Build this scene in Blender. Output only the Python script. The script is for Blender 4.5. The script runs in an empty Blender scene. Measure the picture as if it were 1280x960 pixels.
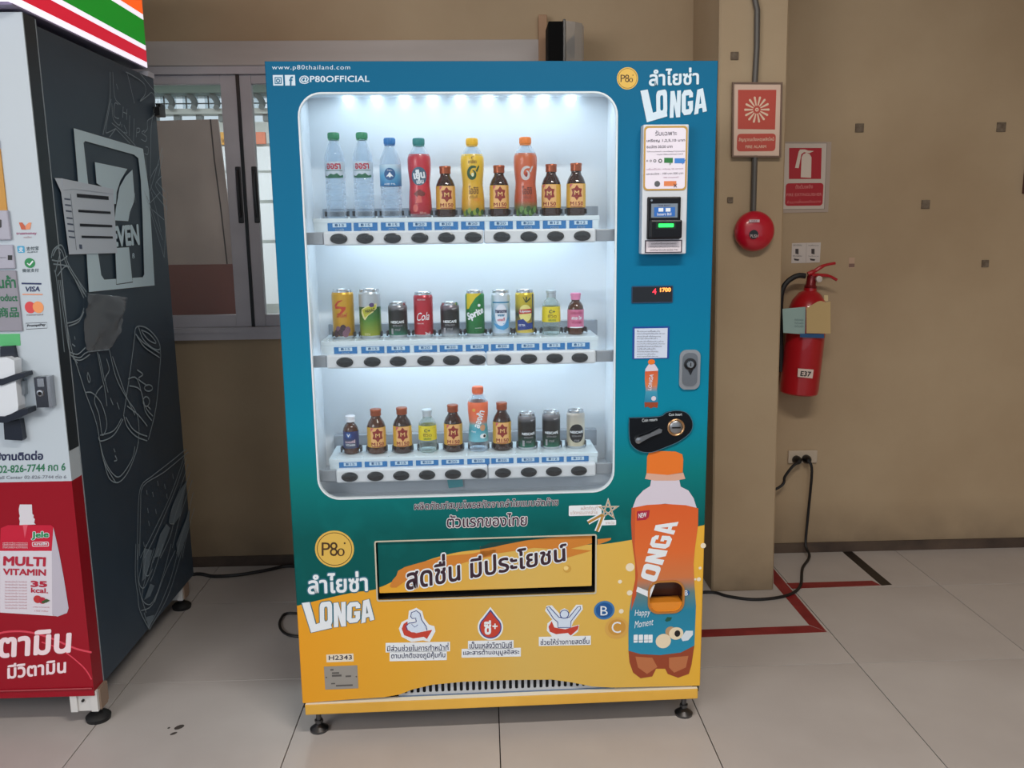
import bpy, bmesh, math, random
from mathutils import Vector, Matrix
from mathutils.geometry import tessellate_polygon
random.seed(7)
SC = bpy.context.scene
COL = SC.collection
# ---------------------------------------------------------------- camera, world, lights, exposure
FPX = 1076.3948
YAW, PITCH, ROLL, CAMZ = 0.0317, 0.1783, -0.0119, 1.4394
def cam_axes():
    cy, sy, cp, sp = math.cos(YAW), math.sin(YAW), math.cos(PITCH), math.sin(PITCH)
    w = Vector((sy*cp, cy*cp, -sp)); r = Vector((cy, -sy, 0)); u = r.cross(w)
    cr, sr = math.cos(ROLL), math.sin(ROLL)
    return cr*r + sr*u, -sr*r + cr*u, w
CR, CU, CW = cam_axes()
CO = Vector((0, 0, CAMZ))
cam = bpy.data.objects.new('camera', bpy.data.cameras.new('camera'))
cam.matrix_world = Matrix(((CR.x, CU.x, -CW.x, 0), (CR.y, CU.y, -CW.y, 0), (CR.z, CU.z, -CW.z, CAMZ), (0, 0, 0, 1)))
cam.data.sensor_width = 36
cam.data.lens = FPX*36/1280
cam.data.clip_start = .02
COL.objects.link(cam); SC.camera = cam
W_ = bpy.data.worlds.new('world'); SC.world = W_; W_.use_nodes = True
bg = W_.node_tree.nodes['Background']
bg.inputs[0].default_value = (0.80, 0.90, 1.0, 1); bg.inputs[1].default_value = .85
SC.view_settings.view_transform = 'Standard'; SC.view_settings.look = 'None'
SC.view_settings.gamma = 1; SC.view_settings.use_curve_mapping = False
SC.view_settings.exposure = 0.0
def area(name, loc, size, sy, power, color, rot, parent=None):
    l = bpy.data.lights.new(name, 'AREA'); l.shape = 'RECTANGLE'; l.size = size; l.size_y = sy
    l.energy = power; l.color = color
    o = bpy.data.objects.new(name, l); o.location = loc; o.rotation_euler = rot
    COL.objects.link(o); o.parent = parent
    return o
# daylight through the open entrance, left of and behind the camera
_q = (Vector((.7, 1.3, 0))-Vector((-2.5, -1.1, 2.45))).to_track_quat('-Z', 'Y').to_euler()
area('entrance_daylight', (-2.5, -1.1, 2.45), 1.8, 1.6, 64, (1, .965, .94), _q)
# unseen overhead fill light, added to brighten the near part of the floor
area('hall_fill_light', (0.6, 0.65, 2.93), 1.2, .12, 56, (1, .93, .84), (0, 0, 0))

# ---------------------------------------------------------------- geometry helpers
class Space:
    """A plane of a thing: axis 0 (x=val), 1 (y=val) or 2 (z=val) in the local frame m; turns photo pixels into metres on it."""
    def __init__(s, m, axis, val, sign):
        s.inv = m.inverted(); s.axis, s.val, s.sign = axis, val, sign
    def uv(s, q):
        d = CW + CR*((q[0]-640)/FPX) - CU*((q[1]-480)/FPX)
        o = s.inv @ CO; d = s.inv.to_3x3() @ d
        h = o + d*((s.val-o[s.axis])/d[s.axis])
        return (h.x, h.z) if s.axis == 1 else (h.y, h.z) if s.axis == 0 else (h.x, h.y)
    def p3(s, a, off=0):
        v = s.val + s.sign*off
        return Vector((a[0], v, a[1])) if s.axis == 1 else Vector((v, a[0], a[1])) if s.axis == 0 else Vector((a[0], a[1], v))

TXT = {}
TONE, ABOVE = '\u0e48\u0e49\u0e4a\u0e4b\u0e4c', '\u0e31\u0e34\u0e35\u0e36\u0e37\u0e4d'
def raw_text(s, spacing):
    k = (s, 'raw', spacing)
    if k not in TXT:
        c = bpy.data.curves.new('t', 'FONT'); c.body = s; c.size = 1; c.resolution_u = 3
        c.space_character = spacing; c.fill_mode = 'FRONT'
        o = bpy.data.objects.new('t', c); COL.objects.link(o)
        dg = bpy.context.evaluated_depsgraph_get(); dg.update()
        e = o.evaluated_get(dg); m = e.to_mesh()
        TXT[k] = ([v.co.to_2d() for v in m.vertices], [tuple(p.vertices) for p in m.polygons])
        e.to_mesh_clear(); bpy.data.objects.remove(o); bpy.data.curves.remove(c)
    return TXT[k]
def stacked(s, spacing):
    """text with Thai tone marks lifted above a vowel that sits over the same letter"""
    k = (s, 'st', spacing)
    if k in TXT: return TXT[k]
    base, marks = '', []
    for i, ch in enumerate(s):
        if ch in TONE and ((i and s[i-1] in ABOVE) or (i+1 < len(s) and s[i+1] == '\u0e33')): marks.append((base, ch))
        else: base += ch
    V, F = raw_text(base, spacing); V = list(V); F = list(F)
    bar = max(v[0] for v in raw_text('|', spacing)[0])
    for pre, ch in marks:
        adv = max(v[0] for v in raw_text(pre+'|', spacing)[0])-bar
        mv, mf = raw_text(ch, spacing); b = len(V)
        V += [Vector((v[0]+adv, v[1]+.20)) for v in mv]; F += [tuple(b+q for q in f) for f in mf]
    TXT[k] = (V, F); return TXT[k]
def text_geo(s, bold, spacing=1.0, lite=False):
    """bold = stroke growth in em, made of shifted copies; third value lists the copy of each vertex"""
    V, F = stacked(s, spacing)
    if bold <= .009: return V, F
    n = 6 if lite or bold < .03 else 10
    vs, fs = list(V), list(F)
    for r in ([bold] if bold < .05 else [bold*.5, bold]):
        for i in range(n):
            d = Vector((math.cos(2*math.pi*i/n)*r, math.sin(2*math.pi*i/n)*r)); b = len(vs)
            vs += [v+d for v in V]; fs += [tuple(b+q for q in f) for f in F]
    return vs, fs
def text_box(s, bold, spacing=1.0):
    x0, x1, y0, y1 = bbox2(stacked(s, spacing)[0]); b = bold if bold > .009 else 0
    return x0-b, x1+b, y0-b, y1+b
def bbox2(vs):
    xs = [v[0] for v in vs]; ys = [v[1] for v in vs]
    return min(xs), max(xs), min(ys), max(ys)
def inside_tess(loops):
    tris = tessellate_polygon([[Vector((a[0], a[1], 0)) for a in l] for l in loops])
    return tris

class G:
    """Collects geometry for one mesh object."""
    def __init__(s): s.v, s.f, s.m, s.sm = [], [], [], []
    def add(s, vs, fs, mi=0, smooth=False):
        b = len(s.v); s.v += [tuple(v) for v in vs]
        for f in fs:
            s.f.append(tuple(b+i for i in f)); s.m.append(mi); s.sm.append(smooth)
        return s
    def box(s, x0, x1, y0, y1, z0, z1, mi=0):
        vs = [(x, y, z) for z in (z0, z1) for y in (y0, y1) for x in (x0, x1)]
        return s.add(vs, [(0,2,3,1), (4,5,7,6), (0,1,5,4), (2,6,7,3), (0,4,6,2), (1,3,7,5)], mi)
    def cbox(s, x0, x1, y0, y1, z0, z1, b=.003, mi=0):
        """box with chamfered edges"""
        bm = bmesh.new()
        bmesh.ops.create_cube(bm, size=1)
        for v in bm.verts:
            v.co = Vector(((x0+x1)/2+v.co.x*(x1-x0), (y0+y1)/2+v.co.y*(y1-y0), (z0+z1)/2+v.co.z*(z1-z0)))
        bmesh.ops.bevel(bm, geom=bm.edges[:], offset=b, segments=2, profile=.5, affect='EDGES')
        bm.verts.index_update()
        s.add([v.co.copy() for v in bm.verts], [[v.index for v in f.verts] for f in bm.faces], mi)
        bm.free(); return s
    def lathe(s, prof, n=24, c=(0, 0, 0), mi=0, axis='z', a0=0, a1=2*math.pi, smooth=True):
        full = abs(a1-a0-2*math.pi) < 1e-6; k = n if full else n+1
        vs = []
        for r, z in prof:
            for i in range(k):
                a = a0+(a1-a0)*i/n; x, y = r*math.cos(a), r*math.sin(a)
                if axis == 'z': q = (x, y, z)
                elif axis == 'y': q = (x, -z, y)     # profile height runs towards the viewer (-y)
                else: q = (z, x, y)
                vs.append((q[0]+c[0], q[1]+c[1], q[2]+c[2]))
        fs = []
        for j in range(len(prof)-1):
            for i in range(n):
                i2 = (i+1) % k
                fs.append((j*k+i, j*k+i2, (j+1)*k+i2, (j+1)*k+i))
        return s.add(vs, fs, mi, smooth)
    def tube(s, pts, r, n=8, mi=0, closed=False):
        P = [Vector(p) for p in pts]; vs = []; up = Vector((0, 0, 1)); N = len(P)
        prev = None
        for i, p in enumerate(P):
            t = (P[min(i+1, N-1)]-P[max(i-1, 0)]).normalized()
            if prev is None:
                a = t.cross(up if abs(t.z) < .9 else Vector((1, 0, 0))).normalized()
            else:
                a = (prev - t*prev.dot(t)).normalized()
            prev = a; b = t.cross(a)
            rr = r[i] if isinstance(r, (list, tuple)) else r
            for k in range(n):
                an = 2*math.pi*k/n; vs.append(p+a*(rr*math.cos(an))+b*(rr*math.sin(an)))
        fs = [(i*n+k, i*n+(k+1) % n, (i+1)*n+(k+1) % n, (i+1)*n+k) for i in range(N-1) for k in range(n)]
        fs += [tuple(range(n))[::-1], tuple((N-1)*n+k for k in range(n))]
        return s.add(vs, fs, mi, True)
    def plate(s, sp, loops, o0, o1=None, mi=0, edge_mi=None):
        """flat shape with holes (loops of uv); with o1 it has thickness from o0 (back) to o1 (front)"""
        tris = inside_tess(loops); flat = [a for l in loops for a in l]
        if o1 is None: return s.add([sp.p3(a, o0) for a in flat], tris, mi)
        s.add([sp.p3(a, o1) for a in flat], tris, mi)
        s.add([sp.p3(a, o0) for a in flat], tris, mi)
        for l in loops:
            n = len(l)
            s.add([sp.p3(a, o0) for a in l]+[sp.p3(a, o1) for a in l], [(i, (i+1) % n, n+(i+1) % n, n+i) for i in range(n)], mi if edge_mi is None else edge_mi)
        return s
    def poly(s, sp, px, o0, o1=None, mi=0): return s.plate(sp, [[sp.uv(q) for q in px]], o0, o1, mi)
    def ribbon(s, sp, px, w, off, mi=0, closed=False, uv=False):
        P = [Vector(q if uv else sp.uv(q)) for q in px]; n = len(P)
        L = []; R = []
        for i in range(n):
            if closed: a, b = P[i-1], P[(i+1) % n]
            else: a, b = P[max(i-1, 0)], P[min(i+1, n-1)]
            t = (b-a); t = t.normalized() if t.length > 1e-9 else Vector((1, 0))
            nn = Vector((-t.y, t.x))*w/2
            L.append(sp.p3(P[i]+nn, off)); R.append(sp.p3(P[i]-nn, off))
        k = n if closed else n-1
        return s.add(L+R, [(i, (i+1) % n, n+(i+1) % n, n+i) for i in range(k)], mi)
    def disc(s, sp, c, rpx, o0, o1=None, mi=0, ry=1.0, n=28, inner=None):
        u = sp.uv(c); r = abs(sp.uv((c[0]+rpx, c[1]))[0]-u[0]) if sp.axis != 0 else abs(sp.uv((c[0], c[1]+rpx))[1]-u[1])
        lo = [[(u[0]+r*math.cos(2*math.pi*i/n), u[1]+r*ry*math.sin(2*math.pi*i/n)) for i in range(n)]]
        if inner: lo.append([(u[0]+r*inner*math.cos(2*math.pi*i/n), u[1]+r*inner*ry*math.sin(2*math.pi*i/n)) for i in range(n)])
        return s.plate(sp, lo, o0, o1, mi)
    def text(s, sp, st, bl, br, tl, off, mi=0, bold=.01, base=None, tr=None, spacing=1.0):
        base = bold if base is None else base
        V, F = text_geo(st, bold, spacing); x0, x1, y0, y1 = text_box(st, base, spacing); nv = len(stacked(st, spacing)[0])
        A, B, C = (Vector(sp.uv(q)) for q in (bl, br, tl)); D = Vector(sp.uv(tr)) if tr else B+C-A
        out = []
        for i, v in enumerate(V):
            u, w = (v[0]-x0)/(x1-x0), (v[1]-y0)/(y1-y0)
            out.append(sp.p3(A*(1-u)*(1-w)+B*u*(1-w)+C*(1-u)*w+D*u*w, off+1.2e-5*(i//nv)))
        return s.add(out, F, mi)
    def rect(s, sp, x0, y0, x1, y1, o0, o1=None, mi=0, r=0):
        """rectangle from two pixel corners, straight in the plane"""
        a = sp.uv((x0, (y0+y1)/2))[0]; b = sp.uv((x1, (y0+y1)/2))[0]
        z1 = sp.uv(((x0+x1)/2, y0))[1]; z0 = sp.uv(((x0+x1)/2, y1))[1]
        return s.plate(sp, [rr(min(a, b), max(a, b), min(z0, z1), max(z0, z1), r)], o0, o1, mi)
    def map_tris(s, vs2, faces, fn, mi, maxe):
        """flat triangles subdivided to maxe and wrapped by fn"""
        def sub(a, b, c, d=0):
            m = max((a-b).length, (b-c).length, (c-a).length)
            if m < maxe or d > 4:
                s.add([fn(a), fn(b), fn(c)], [(0, 1, 2)], mi); return
            ab, bc, ca = (a+b)/2, (b+c)/2, (c+a)/2
            for t in ((a, ab, ca), (ab, b, bc), (ca, bc, c), (ab, bc, ca)): sub(*t, d+1)
        for f in faces:
            for i in range(1, len(f)-1): sub(*[Vector(vs2[j]) for j in (f[0], f[i], f[i+1])])
        return s
    def build(s, name, mats, parent=None, kind=None):
        me = bpy.data.meshes.new(name); me.from_pydata(s.v, [], s.f)
        for m in (mats if isinstance(mats, (list, tuple)) else [mats]): me.materials.append(m)
        me.polygons.foreach_set('material_index', s.m); me.polygons.foreach_set('use_smooth', s.sm)
        me.update()
        if any(s.sm):
            bm = bmesh.new(); bm.from_mesh(me)
            for e in bm.edges:
                if len(e.link_faces) == 2 and e.calc_face_angle(0) > .7: e.smooth = False
            bm.to_mesh(me); bm.free()
        o = bpy.data.objects.new(name, me); COL.objects.link(o); o.parent = parent
        if kind: o['kind'] = kind
        return o
def rr(x0, x1, z0, z1, r, n=6):
    if r <= 0: return [(x0, z0), (x1, z0), (x1, z1), (x0, z1)]
    o = []
    for cx, cz, a in ((x1-r, z0+r, -90), (x1-r, z1-r, 0), (x0+r, z1-r, 90), (x0+r, z0+r, 180)):
        for i in range(n+1):
            t = math.radians(a+90*i/n); o.append((cx+r*math.cos(t), cz+r*math.sin(t)))
    return o
def thing(name, label, cat, m=None, group=None):
    o = bpy.data.objects.new(name, None); o.empty_display_size = .05; COL.objects.link(o)
    if m is not None: o.matrix_world = m
    o['label'] = label; o['category'] = cat
    if group: o['group'] = group
    return o
def tag(o, label, cat, group=None):
    o['label'] = label; o['category'] = cat
    if group: o['group'] = group
    return o
def crop(ox, oy, s): return lambda *q: [(ox+x/s, oy+y/s) for x, y in q]
def smooth_path(P, n=6):
    P = [Vector(p) for p in P]; o = []
    for i in range(len(P)-1):
        a, b, c, d = P[max(i-1, 0)], P[i], P[i+1], P[min(i+2, len(P)-1)]
        for k in range(n):
            t = k/n; o.append(.5*((2*b)+(c-a)*t+(2*a-5*b+4*c-d)*t*t+(3*b-a-3*c+d)*t**3))
    o.append(P[-1]); return o

# ---------------------------------------------------------------- materials
def lin(c):
    c = [x/255 for x in c[:3]]
    return tuple(x/12.92 if x <= .04045 else ((x+.055)/1.055)**2.4 for x in c)+(1,)
MATS = {}
def mat(name, rgb, rough=.5, metal=0, emit=0, coat=0, alpha=1, trans=0, spec=None):
    if name in MATS: return MATS[name]
    m = bpy.data.materials.new(name); m.use_nodes = True
    b = m.node_tree.nodes['Principled BSDF']
    b.inputs['Base Color'].default_value = lin(rgb); b.inputs['Roughness'].default_value = rough
    b.inputs['Metallic'].default_value = metal; b.inputs['Coat Weight'].default_value = coat
    if spec is not None: b.inputs['Specular IOR Level'].default_value = spec
    if emit: b.inputs['Emission Color'].default_value = lin(rgb); b.inputs['Emission Strength'].default_value = emit
    b.inputs['Alpha'].default_value = alpha
    if trans: b.inputs['Transmission Weight'].default_value = trans
    MATS[name] = m; return m
def nt(m): return m.node_tree.nodes, m.node_tree.links
def noise_colour(m, c1, c2, scale, detail=4, lo=.35, hi=.65, bump=0, bump_scale=80, axis_scale=(1, 1, 1)):
    N, L = nt(m); b = N['Principled BSDF']
    tc = N.new('ShaderNodeTexCoord'); mp = N.new('ShaderNodeMapping'); mp.inputs['Scale'].default_value = axis_scale
    no = N.new('ShaderNodeTexNoise'); no.inputs['Scale'].default_value = scale; no.inputs['Detail'].default_value = detail
    cr = N.new('ShaderNodeValToRGB'); cr.color_ramp.elements[0].position = lo; cr.color_ramp.elements[1].position = hi
    cr.color_ramp.elements[0].color = lin(c1); cr.color_ramp.elements[1].color = lin(c2)
    L.new(tc.outputs['Object'], mp.inputs['Vector']); L.new(mp.outputs[0], no.inputs['Vector'])
    L.new(no.outputs['Fac'], cr.inputs['Fac']); L.new(cr.outputs['Color'], b.inputs['Base Color'])
    if bump:
        n2 = N.new('ShaderNodeTexNoise'); n2.inputs['Scale'].default_value = bump_scale; n2.inputs['Detail'].default_value = 5
        bp = N.new('ShaderNodeBump'); bp.inputs['Strength'].default_value = bump; bp.inputs['Distance'].default_value = .004
        L.new(mp.outputs[0], n2.inputs['Vector']); L.new(n2.outputs['Fac'], bp.inputs['Height']); L.new(bp.outputs[0], b.inputs['Normal'])
    return m, cr.outputs['Color']
def ramp(m, axis, v0, v1, stops, src=None):
    """colour by an object axis between v0 and v1; returns the colour socket"""
    N, L = nt(m)
    tc = N.new('ShaderNodeTexCoord'); sx = N.new('ShaderNodeSeparateXYZ'); mr = N.new('ShaderNodeMapRange')
    mr.inputs['From Min'].default_value = v0; mr.inputs['From Max'].default_value = v1
    cr = N.new('ShaderNodeValToRGB'); el = cr.color_ramp.elements
    while len(el) < len(stops): el.new(.5)
    for e, (p_, c) in zip(el, stops): e.position = p_; e.color = lin(c)
    L.new(tc.outputs['Object'], sx.inputs[0]); L.new(sx.outputs[axis], mr.inputs['Value']); L.new(mr.outputs[0], cr.inputs['Fac'])
    L.new(cr.outputs['Color'], N['Principled BSDF'].inputs['Base Color'])
    return cr.outputs['Color']
def clear_mat(name, tint, edge=.5, base=.08, rough=.05, edge_col=(255, 255, 255)):
    m = bpy.data.materials.new(name); m.use_nodes = True; N, L = nt(m)
    b = N['Principled BSDF']; b.inputs['Base Color'].default_value = lin(edge_col); b.inputs['Roughness'].default_value = rough
    t = N.new('ShaderNodeBsdfTransparent'); t.inputs[0].default_value = lin(tint)
    lw = N.new('ShaderNodeLayerWeight'); lw.inputs[0].default_value = .35
    mr = N.new('ShaderNodeMapRange'); mr.inputs['To Min'].default_value = base; mr.inputs['To Max'].default_value = edge
    mx = N.new('ShaderNodeMixShader')
    L.new(lw.outputs['Facing'], mr.inputs['Value']); L.new(mr.outputs[0], mx.inputs[0])
    L.new(t.outputs[0], mx.inputs[1]); L.new(b.outputs[0], mx.inputs[2]); L.new(mx.outputs[0], N['Material Output'].inputs[0])
    return m
WHITE = mat('white_print', (232, 238, 244), .45)
BLACK = mat('black_plastic', (14, 14, 16), .3)
NAVY = mat('navy_print', (25, 30, 80), .5)
GREYM = mat('grey_metal', (150, 152, 156), .35, .9)
STEEL = mat('brushed_steel', (170, 172, 175), .3, 1)
ALU = noise_colour(mat('aged_aluminium', (190, 186, 190), .5, .1), (178, 174, 180), (200, 196, 202), 3)[0]
DARK = mat('dark_void', (12, 11, 12), .9)
RUB = mat('black_rubber', (22, 22, 24), .6)
CABLE = mat('cable_rubber', (20, 18, 20), .5)
I4 = Matrix.Identity(4)

# ---------------------------------------------------------------- the setting
YW = 3.615; YC = 3.222
wallm, wcol = noise_colour(mat('beige_wall_paint', (190, 165, 128), .75), (166, 142, 112), (186, 164, 134), 1.3, 6, .3, .7, .25, 30)
N, L = nt(wallm)                                     # darker, noise-broken tone along the foot of the wall and vague stains
tc = N.new('ShaderNodeTexCoord'); sx = N.new('ShaderNodeSeparateXYZ'); L.new(tc.outputs['Object'], sx.inputs[0])
mr = N.new('ShaderNodeMapRange'); mr.inputs['From Min'].default_value = 0; mr.inputs['From Max'].default_value = .24; mr.inputs['To Min'].default_value = .9; mr.inputs['To Max'].default_value = 0
L.new(sx.outputs[2], mr.inputs['Value'])
nn = N.new('ShaderNodeTexNoise'); nn.inputs['Scale'].default_value = 7; nn.inputs['Detail'].default_value = 6
L.new(tc.outputs['Object'], nn.inputs['Vector'])
mu = N.new('ShaderNodeMath'); mu.operation = 'MULTIPLY'; L.new(mr.outputs[0], mu.inputs[0]); L.new(nn.outputs['Fac'], mu.inputs[1])
mx = N.new('ShaderNodeMix'); mx.data_type = 'RGBA'; L.new(mu.outputs[0], mx.inputs[0]); L.new(wcol, mx.inputs[6]); mx.inputs[7].default_value = lin((70, 58, 50))
L.new(mx.outputs[2], N['Principled BSDF'].inputs['Base Color'])

tilem = noise_colour(mat('floor_tile_glaze', (170, 160, 152), .38), (180, 173, 170), (196, 190, 187), 2.2, 6, .3, .7)[0]
grout = mat('dark_grout', (40, 34, 32), .9)
floor = G().box(-7, 6, -4, 9, -.2, -.006).build('floor', [grout]); floor['kind'] = 'structure'
X0, Y0 = .0239, 2.6218
tm = None
for i in range(-5, 6):
    for j in range(-4, 2):
        if j == 1:                                   # the row cut to fit against the wall
            t = G().cbox(.0016, .5984, .0016, YW-.001-Y0-.6, -.0075, 0, .0003).build('tile', tilem, floor)
            t.location = (X0+.6*i, Y0+.6, 0); continue
        if tm is None:
            t = G().cbox(.0016, .5984, .0016, .5984, -.0075, 0, .0003).build('tile', tilem, floor); tm = t.data
        else:
            t = bpy.data.objects.new('tile', tm); COL.objects.link(t); t.parent = floor
        t.location = (X0+.6*i, Y0+.6*j-(0), 0)
# back wall with the window opening
WX0, WX1, WZ0, WZ1 = -2.6, .25, 1.0, 2.105
g = G(); SW = Space(I4, 1, YW, -1)
g.plate(SW, [[(-4.5, -.006), (4.5, -.006), (4.5, 3.05), (-4.5, 3.05)], [(WX0, WZ0), (WX0, WZ1), (WX1, WZ1), (WX1, WZ0)]], -.14, 0)
wb = g.build('wall_back', wallm); wb['kind'] = 'structure'
lint = noise_colour(mat('grey_plaster', (150, 140, 132), .8), (172, 164, 160), (200, 192, 188), 2.5, 6, .3, .7, axis_scale=(.4, 1, 2))[0]
o = G().cbox(WX0-.05, .262, YW-.02, YW, WZ1-.02, 2.178, .004).build('trim_1', lint); o['kind'] = 'structure'
SP_ = Space(I4, 1, YW-.04, -1); tx0, tx1, tz1 = SP_.uv((673.5, 60))[0], SP_.uv((684, 60))[0], SP_.uv((680, 18))[1]
o = G().cbox(tx0, tx1, YW-.04, YW+.0, 1.9, tz1, .003).build('trim_2', mat('bare_plywood_edge', (176, 140, 110), .7)); o['kind'] = 'structure'
bb = noise_colour(mat('stained_skirting', (80, 66, 56), .7), (62, 50, 44), (92, 76, 64), 6, 6)[0]
o = G().box(1.13, 4.5, YW-.008, YW, 0, .045).box(-4.5, .9, YW-.008, YW, 0, .045).build('baseboard_back', bb); o['kind'] = 'structure'
# pillar, leaning a little
g = G()
b0, b1, t0, t1 = .893, 1.143, .855, 1.105
bv = .006
def ring(x0, x1, z): return [(x0+bv, YC, z), (x1-bv, YC, z), (x1, YC+bv, z), (x1, YW, z), (x0, YW, z), (x0, YC+bv, z)]
g.add(ring(b0, b1, 0)+ring(t0-.012, t1-.012, 3.05), [(i, (i+1) % 6, 6+(i+1) % 6, 6+i) for i in range(6)])
o = g.build('wall_pillar', wallm); o['kind'] = 'structure'
ceilm = mat('ceiling_paint', (190, 185, 176), .8)
o = G().box(-4.5, 4.5, -2.6, YW, 3.0, 3.1).build('ceiling', ceilm); o['kind'] = 'structure'
o = G().box(3.4, 3.52, -1.2, YW-.0, -.006, 3.0).build('wall_right', wallm); o['kind'] = 'structure'

# window: outer frame, two sashes with panes and handles
SF = Space(I4, 1, YW-.005, -1)
win = thing('window_1', 'grey aluminium sliding window with black handles behind the machines', 'window'); del win['category']; del win['label']
win['kind'] = 'structure'
g = G()
g.box(WX0, WX1, YW-.012, YW+.09, 2.055, WZ1); g.box(WX0, WX1, YW-.03, YW+.09, WZ0, 1.05)
g.box(WX0, WX0+.05, YW-.012, YW+.09, 1.05, 2.055); g.box(WX1-.05, WX1, YW-.012, YW+.09, 1.05, 2.055)
g.box(WX0, WX1, YW-.036, YW-.03, 1.03, 1.045)
g.build('window_frame', ALU, win)
pane = clear_mat('window_glass', (246, 250, 250), .2, .04, .02)
PX = Space(I4, 1, YW, -1)
sA = PX.uv((284, 240))[0]; sB = PX.uv((305, 240))[0]; sC = PX.uv((319, 240))[0]
def sash(x0, x1, y, hx, cuts):
    z0, z1 = 1.05, 2.055
    f = G()
    f.cbox(x0+cuts[0], x1-cuts[1], y-.015, y+.015, z1-.035, z1, .002).cbox(x0+cuts[0], x1-cuts[1], y-.015, y+.015, z0, z0+.05, .002)
    f.cbox(x0, x0+cuts[0], y-.016, y+.016, z0, z1, .002).cbox(x1-cuts[1], x1, y-.016, y+.016, z0, z1, .002)
    fr = f.build('sash', ALU, win)
    G().box(x0+.01, x1-.01, y-.003, y+.003, z0+.01, z1-.01).build('pane', pane, fr)
    h = G().cbox(hx-.011, hx+.011, y-.020, y-.014, 1.475, 1.70, .004)
    h.tube([(hx, y-.018, 1.685), (hx, y-.032, 1.66), (hx, y-.036, 1.60), (hx, y-.032, 1.53), (hx, y-.018, 1.50)], .0055, 6)
    h.build('window_handle', mat('black_handle', (32, 32, 36), .4), fr)
sash(-2.55, sB+.004, YW+.02, PX.uv((301, 270))[0], (.05, abs(sB-sA)+.004))
sash(sB+.008, WX1-.05, YW+.02, PX.uv((321, 270))[0], (abs(sC-sB), .05))
sl = G().box(sB-.004, sB+.008, YW-.002, YW+.03, 1.05, 2.055).build('seal', BLACK, win)

# ---------------------------------------------------------------- beyond the window
OX = Matrix.Translation((0, 0, 0))
leanm = noise_colour(mat('brown_hardboard', (200, 172, 160), .6), (180, 154, 144), (214, 186, 174), 3.5, 7, .3, .7)[0]
S4 = Space(I4, 1, YW+.16, -1)
g = G(); g.poly(S4, [(150, 152), (272, 149), (306, 420), (150, 420)], -.012, 0)
hb = g.build('leaning_board', [leanm])
g = G(); g.poly(S4, [(150, 332), (296, 330), (306.5, 421), (150, 421)], .0005, .004)
g.build('lower_strip', mat('reddish_board', (140, 78, 66), .6), hb)
g = G(); g.ribbon(S4, [(263, 149), (268, 200), (276, 260), (284, 330)], .006, .001); g.build('seam', mat('board_seam', (70, 52, 48), .8), hb)
tag(hb, 'brown hardboard sheet leaning behind the window glass', 'board')
so = Space(I4, 1, 6.5, -1)
gal = thing('greenhouse_gallery', 'pale building with arched windows under a corrugated awning beyond the window', 'building')
pw = mat('gallery_white', (228, 232, 230), .7); pg = mat('gallery_pale_green', (150, 172, 164), .6); pgr = mat('gallery_grey', (120, 124, 126), .6)
G().box(-6, 2.5, 6.6, 6.7, 0, so.uv((240, 152))[1]).box(-6, 2.5, 6.6, 6.7, so.uv((240, 118))[1], so.uv((240, 104))[1]+.1).build('facade', pw, gal)
GZ = lambda y: so.uv((240, y))[1]
za = GZ(102)+.04
for i in range(30):                                  # corrugated translucent sheets of the awning
    x = -6+i*.28
    G().box(x, x+.25, 4.15, 6.6, za+.06, za+.075).build('awning_sheet', clear_mat('awning_sheet', (240, 244, 244), .5, .2, .3, (235, 238, 238)) if i == 0 else gal.children[1].data.materials[0], gal)
for i in range(14):
    x = -6+i*.56; g = G(); g.add([(x, 6.6, za-.02), (x+.07, 6.6, za-.02), (x-.53, 4.15, za-.02), (x-.60, 4.15, za-.02), (x, 6.6, za+.06), (x+.07, 6.6, za+.06), (x-.53, 4.15, za+.06), (x-.60, 4.15, za+.06)], [(0, 1, 2, 3), (4, 5, 6, 7), (0, 1, 5, 4), (2, 3, 7, 6), (1, 2, 6, 5), (0, 3, 7, 4)]); g.build('rafter', pgr, gal)
G().box(-6, 2.5, 6.42, 6.55, GZ(118), GZ(104)).build('beam', pg, gal)
G().box(-6, 2.5, 6.45, 6.58, GZ(143.5), GZ(137)).build('beam', pw, gal)
sp_x = so.uv((247, 128))[0]; stp = so.uv((275, 128))[0]-sp_x
for i in range(-9, 14):
    x = sp_x+i*stp; g = G(); pr_ = []
    for k in range(9):                               # curved glazing bar
        t = k/8; zc = GZ(137)+(GZ(118)-GZ(137))*t; pr_.append((x+.06*t*t*-1, 6.5-.10*(1-t)**2, zc))
    g.tube(pr_, .022, 6); g.box(x-.02, x+.02, 6.5, 6.56, GZ(152), GZ(143.5)); g.build('mullion', mat('mullion_grey', (150, 156, 158), .6), gal)
gp = clear_mat('gallery_pane', (235, 240, 242), .3, .1, .1)
for i in range(-9, 13):
    x = sp_x+i*stp; G().box(x+.025, x+stp-.025, 6.585, 6.598, GZ(137), GZ(118)).build('pane', gp, gal)
    g = G()
    for k in range(1, 3): g.box(x+stp*k/3-.004, x+stp*k/3+.004, 6.575, 6.584, GZ(137), GZ(118))
    g.box(x, x+stp, 6.575, 6.584, (GZ(137)+GZ(118))/2-.004, (GZ(137)+GZ(118))/2+.004); g.build('glazing_bar', pgr, gal)
G().box(-1.9, 2.0, 6.5, 6.59, 1.26, GZ(153)).build('lower_wall', pw, gal)
area('corridor_fill_light', (-1.6, 5.0, za+.03), 2.4, .12, 75, (.95, 1, 1), (0, 0, 0))  # added fill light under the awning, brightens the facade behind the window
SB = Space(I4, 1, 6.3, -1)
def sbox(x0, x1, y0, y1, m, nm): a, b = SB.uv((x0, y1)), SB.uv((x1, y0)); return G().box(a[0], b[0], 6.3, 6.33, a[1], b[1]).build(nm, m)
o = sbox(250, 296, 165, 181, mat('orange_banner', (240, 176, 84), .6), 'hanging_banner')
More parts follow.
